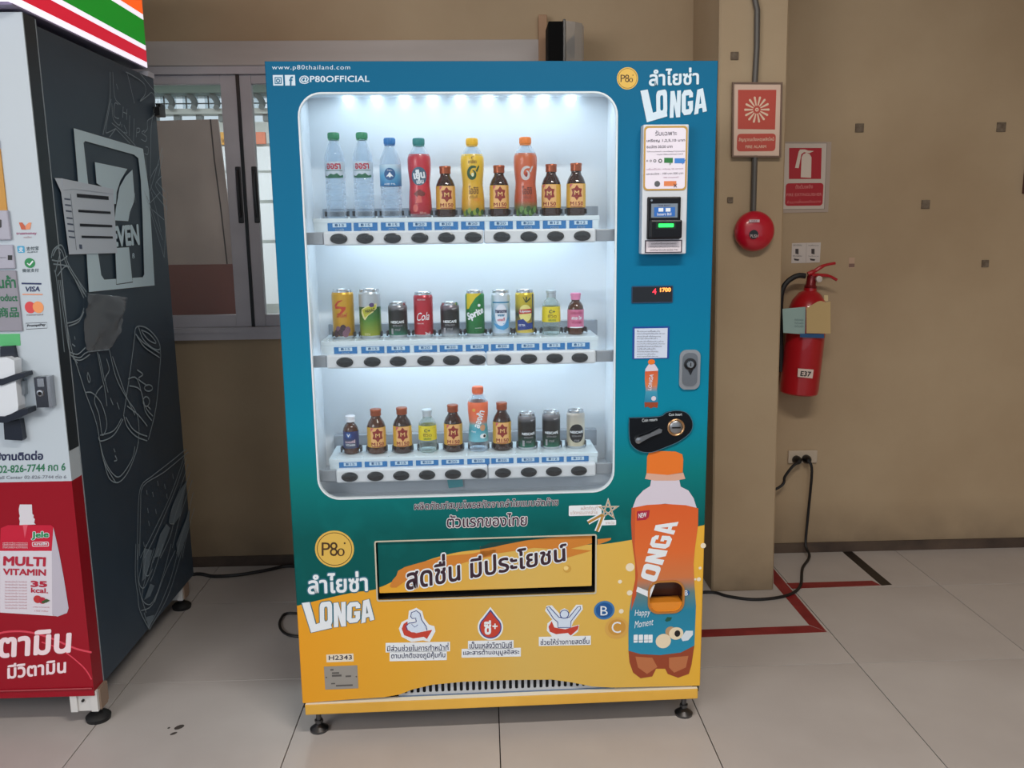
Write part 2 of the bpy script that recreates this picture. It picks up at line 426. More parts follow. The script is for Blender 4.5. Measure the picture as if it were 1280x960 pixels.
G().text(SB, 'VOU', (277, 179), (290, 178.5), (277, 173), .003).build('lettering', mat('brown_ink', (120, 80, 30), .6), o)
tag(o, 'orange and yellow banner seen through the narrow gap beside the hardboard', 'banner')
o = sbox(299, 331, 165, 180, mat('salmon_banner', (240, 140, 110), .6), 'hanging_banner'); tag(o, 'salmon banner seen through the window pane next to the blue machine', 'banner')
for x0, x1, lb in ((262, 291, 'white notice board seen through the gap left of the window stiles'), (318, 345, 'white notice board seen through the pane next to the blue machine')):
    b = thing('notice_board', lb, 'board')
    for y0, y1 in ((183, 213), (216, 250), (254, 300), (304, 380)):
        p_ = sbox(x0, x1, y0, y1, mat('notice_white', (238, 240, 246), .5), 'panel'); p_.parent = b

# ================================================================ the blue drinks machine
MM = Matrix.Translation((-.53723, 2.27324, 0)) @ Matrix.Rotation(.02338, 4, 'Z')
VM = thing('vending_machine', 'tall teal and yellow drinks vending machine with a brightly lit display window', 'vending machine', MM)
MW, MH, MD = 1.15136, 1.854, .74
MF = Space(MM, 1, 0, -1)
def mfd(d): return Space(MM, 1, d, -1)
# print on the door: teal blended to dark green, yellow below a wavy line
PB = [(362, 758), (376, 756), (400, 750), (440, 741), (475, 735), (500, 722), (520, 708), (560, 694), (600, 688), (660, 684), (745, 681), (800, 673), (840, 665), (882, 656)]
doorm = mat('door_print', (0, 100, 130), .5, spec=.18)
def door_shader(m):
    N, L = nt(m); b = N['Principled BSDF']
    tc = N.new('ShaderNodeTexCoord'); sx = N.new('ShaderNodeSeparateXYZ'); L.new(tc.outputs['Object'], sx.inputs[0])
    def mrange(sock, a, b_):
        q = N.new('ShaderNodeMapRange'); q.inputs['From Min'].default_value = a; q.inputs['From Max'].default_value = b_; L.new(sock, q.inputs['Value']); return q.outputs[0]
    def cr(sock, stops):
        c = N.new('ShaderNodeValToRGB'); el = c.color_ramp.elements
        while len(el) < len(stops): el.new(.5)
        for e, (p_, k) in zip(el, stops): e.position = p_; e.color = lin(k)
        L.new(sock, c.inputs['Fac']); return c.outputs['Color']
    zz = mrange(sx.outputs[2], .3, 1.854)
    xx = mrange(sx.outputs[0], 0, MW)
    teal = cr(zz, [(0, (0, 84, 82)), (.2, (0, 88, 86)), (.30, (4, 120, 122)), (.40, (0, 132, 160)), (.62, (0, 114, 156)), (1, (0, 98, 138))])
    no = N.new('ShaderNodeTexNoise'); no.inputs['Scale'].default_value = 9; no.inputs['Detail'].default_value = 3; L.new(tc.outputs['Object'], no.inputs['Vector'])
    cl = cr(no.outputs['Fac'], [(.5, (0, 0, 0)), (.72, (255, 255, 255))])
    fz = cr(mrange(sx.outputs[2], .35, .95), [(0, (0, 0, 0)), (.5, (120, 120, 120)), (1, (0, 0, 0))])
    mm = N.new('ShaderNodeMath'); mm.operation = 'MULTIPLY'; L.new(cl, mm.inputs[0]); L.new(fz, mm.inputs[1])
    mx = N.new('ShaderNodeMix'); mx.data_type = 'RGBA'; L.new(mm.outputs[0], mx.inputs[0]); L.new(teal, mx.inputs[6]); mx.inputs[7].default_value = lin((20, 150, 150))
    yel = cr(xx, [(0, (232, 160, 40)), (.25, (226, 168, 56)), (.55, (216, 180, 96)), (.8, (222, 180, 84)), (1, (232, 178, 62))])
    # darker yellow low down on the left is part of the print
    fc = N.new('ShaderNodeFloatCurve'); c = fc.mapping.curves[0]
    pts = [MF.uv(q) for q in PB]; pts = [(max(0, min(1, a/MW)), z/MH) for a, z in pts]
    while len(c.points) < len(pts): c.points.new(.5, .5)
    for p_, q in zip(c.points, pts): p_.location = q
    fc.mapping.update(); L.new(xx, fc.inputs['Value'])
    zn = mrange(sx.outputs[2], 0, MH)
    lt = N.new('ShaderNodeMath'); lt.operation = 'LESS_THAN'; L.new(zn, lt.inputs[0]); L.new(fc.outputs[0], lt.inputs[1])
    m2 = N.new('ShaderNodeMix'); m2.data_type = 'RGBA'; L.new(lt.outputs[0], m2.inputs[0]); L.new(mx.outputs[2], m2.inputs[6]); L.new(yel, m2.inputs[7])
    L.new(m2.outputs[2], b.inputs['Base Color'])
door_shader(doorm)
YEL = noise_colour(mat('yellow_steel', (224, 172, 66), .4), (218, 164, 58), (232, 180, 74), 3)[0]
# door plate
WXA, WXB, WZA, WZB = .077, .891, .716, 1.783
win_loop = rr(WXA, WXB, WZA, WZB, .06, 8)
DT = MH+.007
bottom = [(379, 879), (396, 877.5), (440, 874), (480, 871.5), (500, 868), (515, 862), (540, 856), (580, 852), (640, 850), (690, 849.5), (715, 853), (740, 858), (765, 859.5), (874, 857)]
bl = [MF.uv(q) for q in bottom]; bl[0] = (.004, bl[0][1]); bl[-1] = (MW-.004, bl[-1][1])
outer = bl+[(MW-.004, DT-.004), (.004, DT-.004)]
fx0 = MF.uv((471, 712))[0]; fx1 = MF.uv((744, 706))[0]; fz1 = MF.uv((607, 673.5))[1]; fz0 = MF.uv((607, 745.5))[1]
flap_loop = rr(fx0, fx1, fz0, fz1, .004, 3)
cux = MF.uv((832.5, 746)); cup = rr(cux[0]-.0475, cux[0]+.0475, cux[1]-.045, cux[1]+.045, .028, 6)
g = G(); g.plate(MF, [outer, win_loop[::-1], flap_loop[::-1], cup[::-1]], -.004, 0)
# rounded outer edge of the door and its rim
door = g.build('door', doorm, VM)
g = G(); g.tube([(.006, .006, bl[0][1]), (.006, .006, DT-.006), (MW-.006, .006, DT-.006), (MW-.006, .006, bl[-1][1])], .006, 8)
g.build('door_edge', doorm, VM)
g = G(); ins = rr(WXA+.004, WXB-.004, WZA+.004, WZB-.004, .056, 8)
frm = mat('window_frame_white', (222, 232, 238), .35)
g.plate(MF, [win_loop, ins[::-1]], -.012, .0015); g.build('window_bezel', frm, door)
# shell
g = G()
g.box(.004, .024, .004, MD, .10, MH-.01); g.box(MW-.024, MW-.004, .004, MD, .10, MH-.01)
g.box(.004, MW-.004, .012, MD, MH-.012, MH); g.box(.004, MW-.004, .012, MD, .10, .115)
g.box(.024, MW-.024, .30, MD, .115, MH-.012)
g.build('cabinet', mat('cabinet_dark', (30, 34, 38), .5), VM)
CW_ = mat('case_white', (226, 232, 238), .5)
CD = .235
g = G()
a0, a1, c0, c1 = WXA-.012, WXB+.012, WZA-.012, WZB+.02
g.box(a0, a1, CD, CD+.012, c0, c1).box(a0-.01, a0, .004, CD+.012, c0, c1).box(a1, a1+.01, .004, CD+.012, c0, c1)
g.box(a0, a1, .004, CD, c1, c1+.01).box(a0, a1, .004, CD, c0-.01, c0)
case = g.build('display_case', CW_, VM)
g = G(); g.plate(MF, [rr(WXA-.004, WXB+.004, WZA-.004, WZB+.004, .06, 8)], -.0115, -.0085)
g.build('glass_pane', clear_mat('pane_glass', (250, 252, 253), .16, .015, .02), VM)
# sill at the window's foot
g = G(); g.box(a0, a1, .10, CD, c0, c0+.045).box(a0+.02, a1-.02, .095, .10, c0+.04, c0+.047); g.build('case_sill', mat('sill_grey', (190, 196, 204), .5), case)
# lamps: LED chips and three tube lamps of the case
led = mat('led_white', (225, 245, 255), .3, emit=5)
tubem = mat('lamp_tube', (225, 243, 255), .3, emit=3)
LC = (.78, .92, 1.0)
for i in range(9):
    G().cbox(.165+i*.0775, .190+i*.0775, .205, .228, WZB+.008, WZB+.0195, .002).build('led', led, VM)
area('case_light', (MW*.42, .15, WZB+.016), .76, .05, .85, LC, (0, 0, 0), VM)

ROWZ = [1.472, 1.146, .818]
RAILZ = [MF.uv((600, y))[1]-.004 for y in (294, 448.5, 592)]
PXS = [[mfd(.11).uv((x, y))[0] for x in xs] for xs, y in (([420, 455, 489, 525, 557, 591, 624, 657, 689, 720], 240), ([429.5, 463, 497.5, 529.5, 562.5, 594, 626, 656, 689, 719.5], 400), ([438.5, 470.5, 503, 534.5, 566.5, 598, 627.5, 658.5, 689, 719.5], 540))]
acr = mat('tray_acrylic', (214, 228, 236), .3)
railm = mat('rail_white', (214, 218, 224), .4)
brk = mat('bracket_grey', (150, 155, 162), .4, .3)
btn = mat('button_dark', (38, 44, 50), .25)
btn2 = mat('button_lower_half', (22, 26, 32), .25)
lab_blue = mat('label_blue', (28, 112, 176), .5, emit=0)
lab_txt = mat('label_text_pale', (190, 214, 232), .5)
clipm = mat('clip_smoke', (70, 76, 84), .3)
back_low = mat('riser_grey', (150, 158, 168), .5)
button_me = None
for ri in range(3):
    z = ROWZ[ri]; rz = RAILZ[ri]
    sh = bpy.data.objects.new('shelf', None); COL.objects.link(sh); sh.parent = VM; sh.empty_display_size = .05
    x0, x1 = PXS[ri][0]-.055, PXS[ri][9]+.055
    g = G(); g.cbox(x0, x1, .048, .20, z-.006, z, .001)
    g.cbox(x0, x1, .046, .050, z-.012, z, .001)
    for k in range(10): g.box(PXS[ri][k]-.0375, PXS[ri][k]-.0345, .052, .066, z, z+.004)
    g.build('tray', acr, sh)
    g = G().box(a0+.03, a1-.03, .205, .232, z-.02, z+.028); g.build('riser', back_low, sh)
    zl = mfd(.046).uv((600, (282.3, 435.8, 578.3)[ri]))[1]
    G().box(x0+.002, x1-.002, .047, .051, z-.035, z-.012).build('label_strip', acr, sh)
    S46 = Space(MM, 1, .0465, -1)
    lx = []
    for k in range(10):
        xc = [x*1.0 for x in PXS[ri]][k]
        xc = mfd(.046).uv(((424.5, 457, 491, 525, 558, 591, 626.5, 660, 693, 726)[k] if ri == 0 else (432, 466, 498, 532, 564, 596.5, 628, 660, 692, 723)[k] if ri == 1 else (438, 470, 502, 534, 566, 598, 628, 660, 691, 722)[k], (283, 437, 580)[ri]))[0]
        lx.append(xc); g = G()
        g.box(xc-.031, xc+.031, .0445, .047, zl-.0115, zl+.0115, 0)
        S_ = Space(MM, 1, .0445, -1)
        g.plate(S_, [rr(xc-.018, xc+.018, zl+.0005, zl+.0105, 0)], .0004, None, 1)
        V, F = text_geo('฿15' if k < 3 else '฿20' if k < 8 else '฿12', .012); q = bbox2(V)
        g.add([S_.p3((xc-.012+.024*(v[0]-q[0])/(q[1]-q[0]), zl+.002+.0075*(v[1]-q[2])/(q[3]-q[2])), .0008) for v in V], F, 0)
        V, F = text_geo('COLD', .02); q = bbox2(V)
        g.add([S_.p3((xc-.011+.022*(v[0]-q[0])/(q[1]-q[0]), zl-.0095+.0065*(v[1]-q[2])/(q[3]-q[2])), .0008) for v in V], F, 1)
        g.build('price_label', [lab_blue, lab_txt], sh)
    rx0 = mfd(.02).uv(((404, 408, 420)[ri], (294, 449, 595)[ri]))[0]; rx1 = mfd(.02).uv((745, (293, 446, 589)[ri]))[0]
    mid = mfd(.02).uv((605, 300))[0]
    for q0, q1 in ((rx0, mid-.0008), (mid+.0008, rx1)):
        G().cbox(q0, q1, .020, .060, rz-.0185, rz+.0185, .005).build('button_rail', railm, sh)
    for q0, q1 in ((a0, rx0-.001), (rx1+.001, a1)):
        G().cbox(q0, q1, .030, .040, rz-.016, rz+.016, .002).build('bracket', brk, sh)
    for k in range(10):
        if button_me is None:
            g = G(); n = 24
            def el(r, y): return [(math.cos(2*math.pi*i/n)*.0225*r, y, math.sin(2*math.pi*i/n)*.0135*r) for i in range(n)]
            def qd(a, b): return [(i, (i+1) % n, n+(i+1) % n, n+i) for i in range(n)]
            g.add(el(1.0, 0)+el(1.0, -.003), qd(0, 0), 1, True); g.add(el(1.0, -.003)+el(.85, -.004), qd(0, 0), 0, True)
            e = el(.85, -.004); up = [p_ for p_ in e if p_[2] >= -1e-6]; lo = [p_ for p_ in e if p_[2] <= 1e-6]
            g.add(up, [tuple(range(len(up)))], 0); lo = sorted(lo, key=lambda p_: math.atan2(p_[2], p_[0]) if p_[2] < -1e-6 else (-math.pi if p_[0] < 0 else 0)); g.add(lo, [tuple(range(len(lo)))], 1)
            g.add([(-.019, -.0045, -.0012), (.019, -.0045, -.0012), (.019, -.0045, .0006), (-.019, -.0045, .0006)], [(0, 1, 2, 3)], 1)
            b = g.build('button', [btn, btn2], sh); button_me = b.data
        else:
            b = bpy.data.objects.new('button', button_me); COL.objects.link(b); b.parent = sh
        b.location = (lx[k], .0196, rz-.001)
    g = G()
    for k in range(10):
        r = .0315 if (ri == 0 and k in (0, 1, 2, 3, 5, 7)) or ri == 1 else .029
        c = G().lathe([(r, .006), (r, .019), (r+.002, .019), (r+.002, .006), (r, .006)], 18, (PXS[ri][k], .11, z), a0=-.5, a1=math.pi+.5)
        c.build('product_clip', clipm, sh)
    if ri < 2:
        G().cbox(x0+.03, x1-.03, .15, .164, z-.021, z-.0065, .003).build('lamp_tube', tubem, sh)
    # lamp behind each button rail lights the shelf below
    if ri < 2: area('case_light', (MW*.42, .15, z-.024), .72, .05, .78, LC, (0, 0, 0), VM)
g = G(); S_ = mfd(.094); g.poly(S_, [(559, 600), (578, 597), (579, 608), (561, 610)], 0, .002)
g.build('teal_tape', mat('teal_tape', (60, 160, 170), .5), VM)

# lower right: dispensing flap
g = G(); g.box(fx0-.01, fx1+.01, .12, .13, fz0-.01, fz1+.01).box(fx0-.01, fx0-.001, .004, .12, fz0-.01, fz1+.01).box(fx1+.001, fx1+.01, .004, .12, fz0-.01, fz1+.01)
g.box(fx0, fx1, .004, .12, fz0-.01, fz0-.001).box(fx0, fx1, .004, .12, fz1+.001, fz1+.01)
g.build('dispensing_chute', DARK, VM)
g = G(); S5 = mfd(.006); e = .0055
a, b_ = fx0+.004, fx1-.009
g.plate(S5, [rr(a, b_, fz0+.018, fz1-.003, .003, 3)], -.004, 0)
flap = g.build('dispensing_flap', doorm, VM)
g = G(); loop2 = rr(fx0-.004, fx1+.004, fz0-.004, fz1+.004, .006, 3)
g.plate(MF, [loop2, flap_loop[::-1]], -.002, .0015); g.build('flap_surround', mat('flap_trim', (196, 190, 170), .4), VM)
c1 = crop(350, 610, 4.741); c2 = crop(600, 610, 4.414)
BR1 = c1((650, 582), (668, 545), (690, 520), (700, 490), (740, 468), (820, 445), (930, 415), (1010, 400), (1130, 390), (1200, 375), (1280, 365), (1280, 400), (1150, 425), (1000, 470), (850, 500), (730, 560), (690, 590), (660, 590))
orange = mat('orange_brush', (206, 128, 44), .5)
g = G(); g.poly(S5, BR1, .0004)
g.poly(S5, c2((0, 325), (120, 315), (250, 290), (380, 275), (500, 262), (617, 262), (617, 305), (560, 320), (500, 335), (617, 345), (480, 385), (470, 340), (300, 330), (100, 360), (0, 385)), .0004)
g.poly(S5, c2((0, 327), (60, 300), (180, 292), (300, 280), (180, 300), (80, 325), (0, 338)), .0006, None, 1)
g.build('brush_stroke', [orange, mat('dark_green_print', (0, 62, 58), .5)], flap)
g = G(); g.poly(MF, c2((648, 282), (724, 275), (722, 285), (700, 295), (648, 313)), .0006); g.build('brush_stroke', orange, door)
g = G(); g.disc(S5, (709, 711), 5, .0006, None, 0); g.disc(S5, (707.5, 710), 3, .0008, None, 1)
g.build('droplet', [mat('droplet_gold', (206, 160, 70), .2), mat('droplet_light', (240, 210, 130), .2)], flap)
g = G(); T1 = 'สดชื่น มีประโยชน์'
q = dict(bl=(508, 737.6), br=(708.5, 700.8), tl=(507, 699), base=.012, tr=(707.5, 671))
g.text(S5, T1, off=.0008, mi=0, bold=.075, **q); g.text(S5, T1, off=.0014, mi=1, bold=.022, **q)
g.build('lettering', [WHITE, mat('plum_print', (52, 24, 40), .5)], flap)

# white lettering and emblems at the top
PALE = mat('pale_blue_print', (208, 226, 240), .5)
g = G()
g.text(MF, 'www.p80thailand.com', (340, 88.6), (437.7, 88.6), (340, 81.3), .0006, 0, .006, spacing=1.15)
g.text(MF, '@P80OFFICIAL', (374, 105), (462, 104.5), (374, 94.5), .0006, 0, .02, spacing=1.05)
def icon_sq(x0, y0, x1, y1): g.rect(MF, x0, y0, x1, y1, .0006, None, 0)
icon_sq(341.3, 93.8, 354, 107); icon_sq(356.3, 93.8, 369, 107)
g.ribbon(MF, [(344, 97), (351.5, 97), (351.5, 104.5), (344, 104.5)], .003, .001, 1, True); g.disc(MF, (347.7, 101), 2.6, .001, None, 1, inner=.5)
g.text(MF, 'f', (361.5, 107), (366.5, 107), (361.5, 95.5), .001, 1, .03)
g.build('lettering', [PALE, mat('door_teal_print', (0, 106, 144), .45)], door)
def p80(sp, c, r, parent, name='emblem'):
    g = G(); g.disc(sp, c, r, .0006, None, 0, n=40); g.disc(sp, c, r*.9, .0009, None, 1, n=40, inner=.965)
    x, y = c
    for s_, xa, xb, yb, yt in (('P', -.66, -.22, .34, -.34), ('8', -.24, .16, .36, -.36), ('0', .14, .52, .36, -.04)):
        g.text(sp, s_, (x+xa*r, y+yb*r), (x+xb*r, y+yb*r), (x+xa*r, y+yt*r), .001, 1, -.012 if r > 15 else 0)
    g.disc(sp, (x+.52*r, y-.3*r), max(.05*r, .4), .001, None, 1)
    return g.build(name, [mat('gold_emblem', (222, 182, 84), .35), mat('emblem_brown', (70, 44, 14), .5)], parent)
p80(MF, (784.3, 98), 13.2, door); p80(MF, (418.2, 686.2), 24.4, door)
GLYPH = {
 'O': [rr(0, 1, 0, 1, .22, 4), rr(.36, .64, .2, .8, .10, 4)[::-1]],
 'N': [[(0, 0), (.36, 0), (.36, .50), (.62, 0), (1, 0), (1, 1), (.64, 1), (.64, .52), (.38, 1), (0, 1)]],
 'G': [[(.22, 0), (.78, 0), (1, .16), (1, .54), (.54, .54), (.54, .36), (.66, .36), (.66, .22), (.36, .22), (.36, .78), (.66, .78), (.66, .68), (1, .68), (1, .84), (.78, 1), (.22, 1), (0, .84), (0, .16)]],
 'A': [[(0, 0), (.32, 0), (.37, .2), (.63, .2), (.68, 0), (1, 0), (.72, 1), (.28, 1)], [(.42, .38), (.5, .74), (.58, .38)][::-1]],
 'L': [[(0, 0), (1, 0), (1, .24), (.40, .24), (.40, 1), (0, 1)]]}
def glyph(g, sp, ch, bl, br, tl, off, mi, tr=None, edge=None, ew=.003):
    A, B, C = (Vector(sp.uv(q)) for q in (bl, br, tl)); D = Vector(sp.uv(tr)) if tr else B+C-A
    L = [[tuple(A*(1-u)*(1-w)+B*u*(1-w)+C*(1-u)*w+D*u*w) for u, w in lo] for lo in GLYPH[ch]]
    if edge is not None:
        for lo in L: g.ribbon(sp, lo, ew, off-.0002, edge, True, uv=True)
    g.plate(sp, L, off, None, mi)
BLUEL = mat('logo_outline_blue', (40, 108, 128), .5)
def longa(sp, L, O, N_, G_, A, thai, sc, parent):
    g = G()
    for ch, (a, b, c) in (('O', O), ('N', N_), ('G', G_), ('A', A)): glyph(g, sp, ch, a, b, c, .0012, 0, edge=1, ew=.0035*sc)
    g.ribbon(sp, L, .004*sc, .0006, 1, True); g.poly(sp, L, .0016, None, 0)
    for lay in (0, 1): g.text(sp, 'ลำไยซ่า', thai[0], thai[1], thai[2], .0008+.0006*lay, 1-lay, .025+.04*(1-lay)*sc, base=.025)
    return g.build('lettering', [WHITE if sc > 1 else PALE, BLUEL], parent)
longa(MF, [(800.4, 113.5), (809.5, 112), (816, 141), (820.5, 139.5), (833, 137), (834, 145.5), (808.5, 153)],
      ((820.5, 146), (834, 143.5), (820, 114)), ((837, 147.5), (850, 146.5), (838, 114)), ((852, 144.5), (866, 142.5), (852, 113.5)), ((867.5, 143.5), (883.5, 139), (867, 113.5)),
      ((811, 107.8), (873.4, 105.9), (811, 86)), .6, door)
longa(MF, [(377.4, 753.4), (387, 752.2), (394.8, 780), (403, 777), (414, 781), (415, 784.5), (389, 790.5)],
      ((400, 783.5), (415.5, 781.5), (399.5, 753)), ((417.5, 784), (432.5, 782.5), (417, 753.4)), ((433.5, 779), (450, 777.3), (434, 753.2)), ((451.7, 779), (468, 774.3), (449.5, 752)),
      ((385, 743), (460, 739), (384, 717)), 1.3, door)
# slogans
PL = mat('outline_pale', (226, 222, 226), .5); INK = mat('ink_plum', (58, 30, 52), .5)
def outlined(sp, parent, items, inner=INK, bw=.06, name='lettering'):
    g = G()
    for st, a, b, c in items:
        g.text(sp, st, a, b, c, .0008, 0, bw+.02, base=.016); g.text(sp, st, a, b, c, .0014, 1, .016)
    return g.build(name, [PL, inner], parent)
outlined(MF, door, [('ผลิตภัณฑ์สมุนไพรสกัดจากลำไยแบบอัดก๊าซ', (518, 640), (697.5, 634.5), (518, 627))], bw=.035)
outlined(MF, door, [('ตัวแรกของไทย', (558.5, 659.5), (658.5, 657), (558.5, 643))], bw=.045)
def sticker_text(lines):
    g = G()
    for st, a, b, c in lines:
        x0, y0 = a; x1, y1 = b; h = a[1]-c[1]
        g.poly(MF, [(x0-2, y0+1.5), (x1+2, y1+1.5), (x1+2, y1-h-1), (x0-2, y0-h-1)], .0006, None, 0)
        g.text(MF, st, a, b, c, .0012, 1, .01)
    g.build('lettering', [WHITE, NAVY], door)
sticker_text([('มีส่วนช่วยในการทำหน้าที่', (484, 814), (560.5, 812.5), (484, 804.5)), ('ตามปกติของภูมิคุ้มกัน', (489, 825), (556.5, 823.5), (489, 815.5))])
sticker_text([('เป็นแหล่งวิตามินซี', (587, 810.5), (640, 809.5), (587, 802)), ('และสารต้านอนุมูลอิสระ', (579, 820.5), (649, 819), (579, 812))])
sticker_text([('ช่วยให้ร่างกายสดชื่น', (675.5, 806), (736.5, 804.5), (675.5, 797))])
# three benefit icons
RED = mat('icon_red', (196, 62, 44), .5); LB = mat('icon_pale_blue', (212, 226, 244), .5); NB = mat('icon_blue', (44, 70, 140), .5)
c3 = crop(360, 740, 4.923); c4 = crop(600, 740, 4.414)
g = G()
sil = c3((750, 120), (790, 104), (820, 122), (830, 165), (862, 205), (895, 215), (900, 240), (868, 300), (830, 290), (760, 300), (705, 270), (690, 225), (705, 190), (745, 170), (748, 150))
g.ribbon(MF, sil, .007, .0005, 0, True); g.poly(MF, sil, .0006, None, 0)
g.poly(MF, c3((700, 225), (712, 195), (735, 180), (740, 235), (790, 252), (845, 240), (888, 232), (855, 288), (835, 275), (770, 285), (715, 265)), .001, None, 1)
g.ribbon(MF, c3((735, 235), (725, 210), (745, 190), (775, 188), (790, 180), (785, 160), (765, 162), (755, 150), (760, 125), (790, 114), (812, 130), (822, 170), (850, 210), (855, 235)), .0022, .0014, 2)
g.poly(MF, c3((738, 232), (730, 208), (748, 196), (778, 196), (796, 184), (790, 156), (768, 156), (762, 132), (790, 120), (808, 134), (816, 172), (842, 208), (846, 232), (810, 248), (760, 246)), .0012, None, 3)
g.ribbon(MF, c3((760, 196), (780, 215), (800, 200)), .0015, .0016, 2)
g.build('arm_icon', [WHITE, RED, NB, LB], door)
g = G()
def drop(cx, cy, r, top):
    a0_ = math.radians(40); return [(cx, top)]+[(cx+r*math.sin(t), cy-r*math.cos(t)) for t in [a0_+(2*math.pi-2*a0_)*i/24 for i in range(25)]]
g.poly(MF, drop(613, 784, 16, 758.5), .0006, None, 0); g.poly(MF, drop(613, 784, 14, 761.5), .0009, None, 2); g.poly(MF, drop(613, 784, 12.6, 764), .0012, None, 1)
g.text(MF, 'ซี', (605, 793), (614, 793), (605, 775), .0016, 0, .04); g.text(MF, '+', (615.5, 786), (622, 786), (615.5, 779), .0016, 0, .03)
g.build('drop_icon', [WHITE, RED, NB], door)
g = G()
body = c4((372, 80), (392, 78), (440, 130), (448, 105), (465, 95), (482, 105), (492, 130), (535, 75), (560, 75), (562, 92), (510, 160), (500, 195), (545, 185), (535, 215), (495, 245), (400, 240), (375, 210), (378, 175), (405, 150), (365, 100))
g.ribbon(MF, body, .007, .0005, 0, True); g.poly(MF, body, .0006, None, 0)
g.poly(MF, c4((378, 190), (395, 160), (410, 195), (470, 205), (520, 190), (545, 183), (540, 205), (500, 240), (485, 225), (420, 232), (385, 218)), .001, None, 1)
g.ribbon(MF, c4((372, 95), (405, 145), (428, 165), (430, 195), (500, 195), (502, 160), (555, 92), (553, 78), (538, 82), (492, 138), (478, 142)), .0022, .0013, 2)
g.ribbon(MF, c4((372, 95), (368, 84), (382, 80), (435, 138), (455, 142)), .0022, .0013, 2)
g.poly(MF, c4((374, 92), (384, 86), (438, 146), (492, 146), (546, 84), (554, 92), (500, 160), (498, 198), (434, 198), (430, 160)), .0011, None, 3)
g.disc(MF, (705.4, 767.5), 5.2, .0012, None, 3); g.disc(MF, (705.4, 767.5), 5.9, .0014, None, 2, inner=.82)
g.build('person_icon', [WHITE, RED, NB, LB], door)
# gold ribbon sticker
g = G(); g.rect(MF, 711, 631.5, 752, 644.5, .0005, None, 0, .003); g.rect(MF, 748, 650, 770, 656.5, .0005, None, 0, .002)
star = [(760+12*math.sin(2*math.pi*k*2/5), 637-12*math.cos(2*math.pi*k*2/5)) for k in range(5)]
tail1 = [(753, 643), (744, 648), (735, 653)]; tail2 = [(754, 643), (750, 654), (746, 664)]
for w, of, mi in ((.014, .0008, 0), (.0068, .0014, 1)):
    g.ribbon(MF, star, w, of, mi, True); g.ribbon(MF, tail1, w, of, mi); g.ribbon(MF, tail2, w, of+.0002, mi)
g.ribbon(MF, star, .0012, .002, 2, True)
g.text(MF, 'ผลิตภัณฑ์', (726, 637.5), (747, 637), (726, 632.5), .001, 3, 0); g.text(MF, 'นวัตกรรมจากลำไย', (713, 643), (747, 642.5), (713, 638), .001, 3, 0)
g.text(MF, 'รางวัล', (757, 655), (768, 655), (757, 651.5), .001, 3, 0)
g.build('ribbon_sticker', [WHITE, mat('ribbon_gold', (176, 130, 54), .4), mat('ribbon_line', (240, 220, 170), .4), mat('pink_grey_ink', (190, 160, 150), .5)], door)

# card reader housing (bill acceptor)
hx0, hx1 = mfd(-.035).uv((803, 236))[0], mfd(-.035).uv((859.5, 236))[0]
hz0, hz1 = mfd(-.035).uv((830, 317.5))[1], mfd(-.035).uv((830, 155.5))[1]
g = G().cbox(hx0, hx1, -.035, 0, hz0, hz1, .003); bill = g.build('note_acceptor', mat('acceptor_white', (206, 212, 220), .4), VM)
SA = Space(MM, 1, -.035, -1)
g = G(); g.rect(SA, 804.5, 157.5, 858.5, 238, .001, .002, 0, .010); g.rect(SA, 806.5, 160, 856.5, 236, .0024, None, 1, .008)
k6 = crop(780, 70, 3.69)
inkd = 2
g.text(SA, 'รับเฉพาะ', *k6((143, 368), (243, 366), (143, 345)), .003, inkd, 0)
g.text(SA, 'เหรียญ 1,2,5,10 บาท', *k6((104, 400), (280, 397), (104, 384)), .003, inkd, .01)
g.text(SA, 'ธนบัตร 20,50 บาท', *k6((104, 428), (222, 426), (104, 412)), .003, inkd, .01)
g.text(SA, 'ไม่รับธนบัตรเก่า และเหรียญชำรุดทุกชนิด', *k6((104, 446), (280, 444), (104, 438)), .003, inkd, 0)
g.text(SA, 'กรุณาใช้ธนบัตรสภาพดี', *k6((150, 459), (270, 457), (150, 451)), .003, inkd, 0)
for x, r in ((106, 4), (122, 5), (141, 7), (166, 9)): g.disc(SA, k6((x, 484))[0], r/3.69, .003, None, 3); g.disc(SA, k6((x, 484))[0], r*.5/3.69, .0034, None, 1)
q = k6((184, 470), (224, 493), (232, 472), (278, 495)); g.rect(SA, *q[0], *q[1], .003, None, 4); g.rect(SA, *q[2], *q[3], .003, None, 5)
g.text(SA, 'เครื่องนี้ไม่รับ เหรียญ 50 สตางค์', *k6((102, 528), (272, 524), (102, 518)), .003, 6, 0)
g.text(SA, 'และธนบัตร - 100 บาท 500 บาท', *k6((102, 549), (272, 545), (102, 539)), .003, inkd, 0)
g.text(SA, '1000 บาททุกกรณี', *k6((180, 566), (250, 564), (180, 557)), .003, 6, 0)
g.disc(SA, k6((152, 590))[0], 3.6, .003, None, 3); q = k6((183, 577), (240, 600)); g.rect(SA, *q[0], *q[1], .003, None, 7)
g.ribbon(SA, k6((228, 590), (242, 606)), .0015, .0036, inkd); g.ribbon(SA, k6((242, 590), (228, 606)), .0015, .0036, inkd)
g.ribbon(SA, k6((262, 488), (268, 500), (282, 478)), .0018, .0036, 5); g.ribbon(SA, k6((206, 490), (210, 502), (222, 484)), .0018, .0036, 4)
cardmats = [mat('gold_border', (190, 150, 70), .4), mat('card_white', (232, 226, 240), .5), mat('card_ink', (44, 36, 60), .5), mat('coin_grey', (90, 92, 96), .4), mat('note_green', (40, 120, 60), .5), mat('note_blue', (60, 130, 210), .5), mat('card_faint_ink', (150, 100, 130), .5), mat('note_orange', (222, 130, 80), .5)]
g.build('payment_card', cardmats, bill)
g = G()
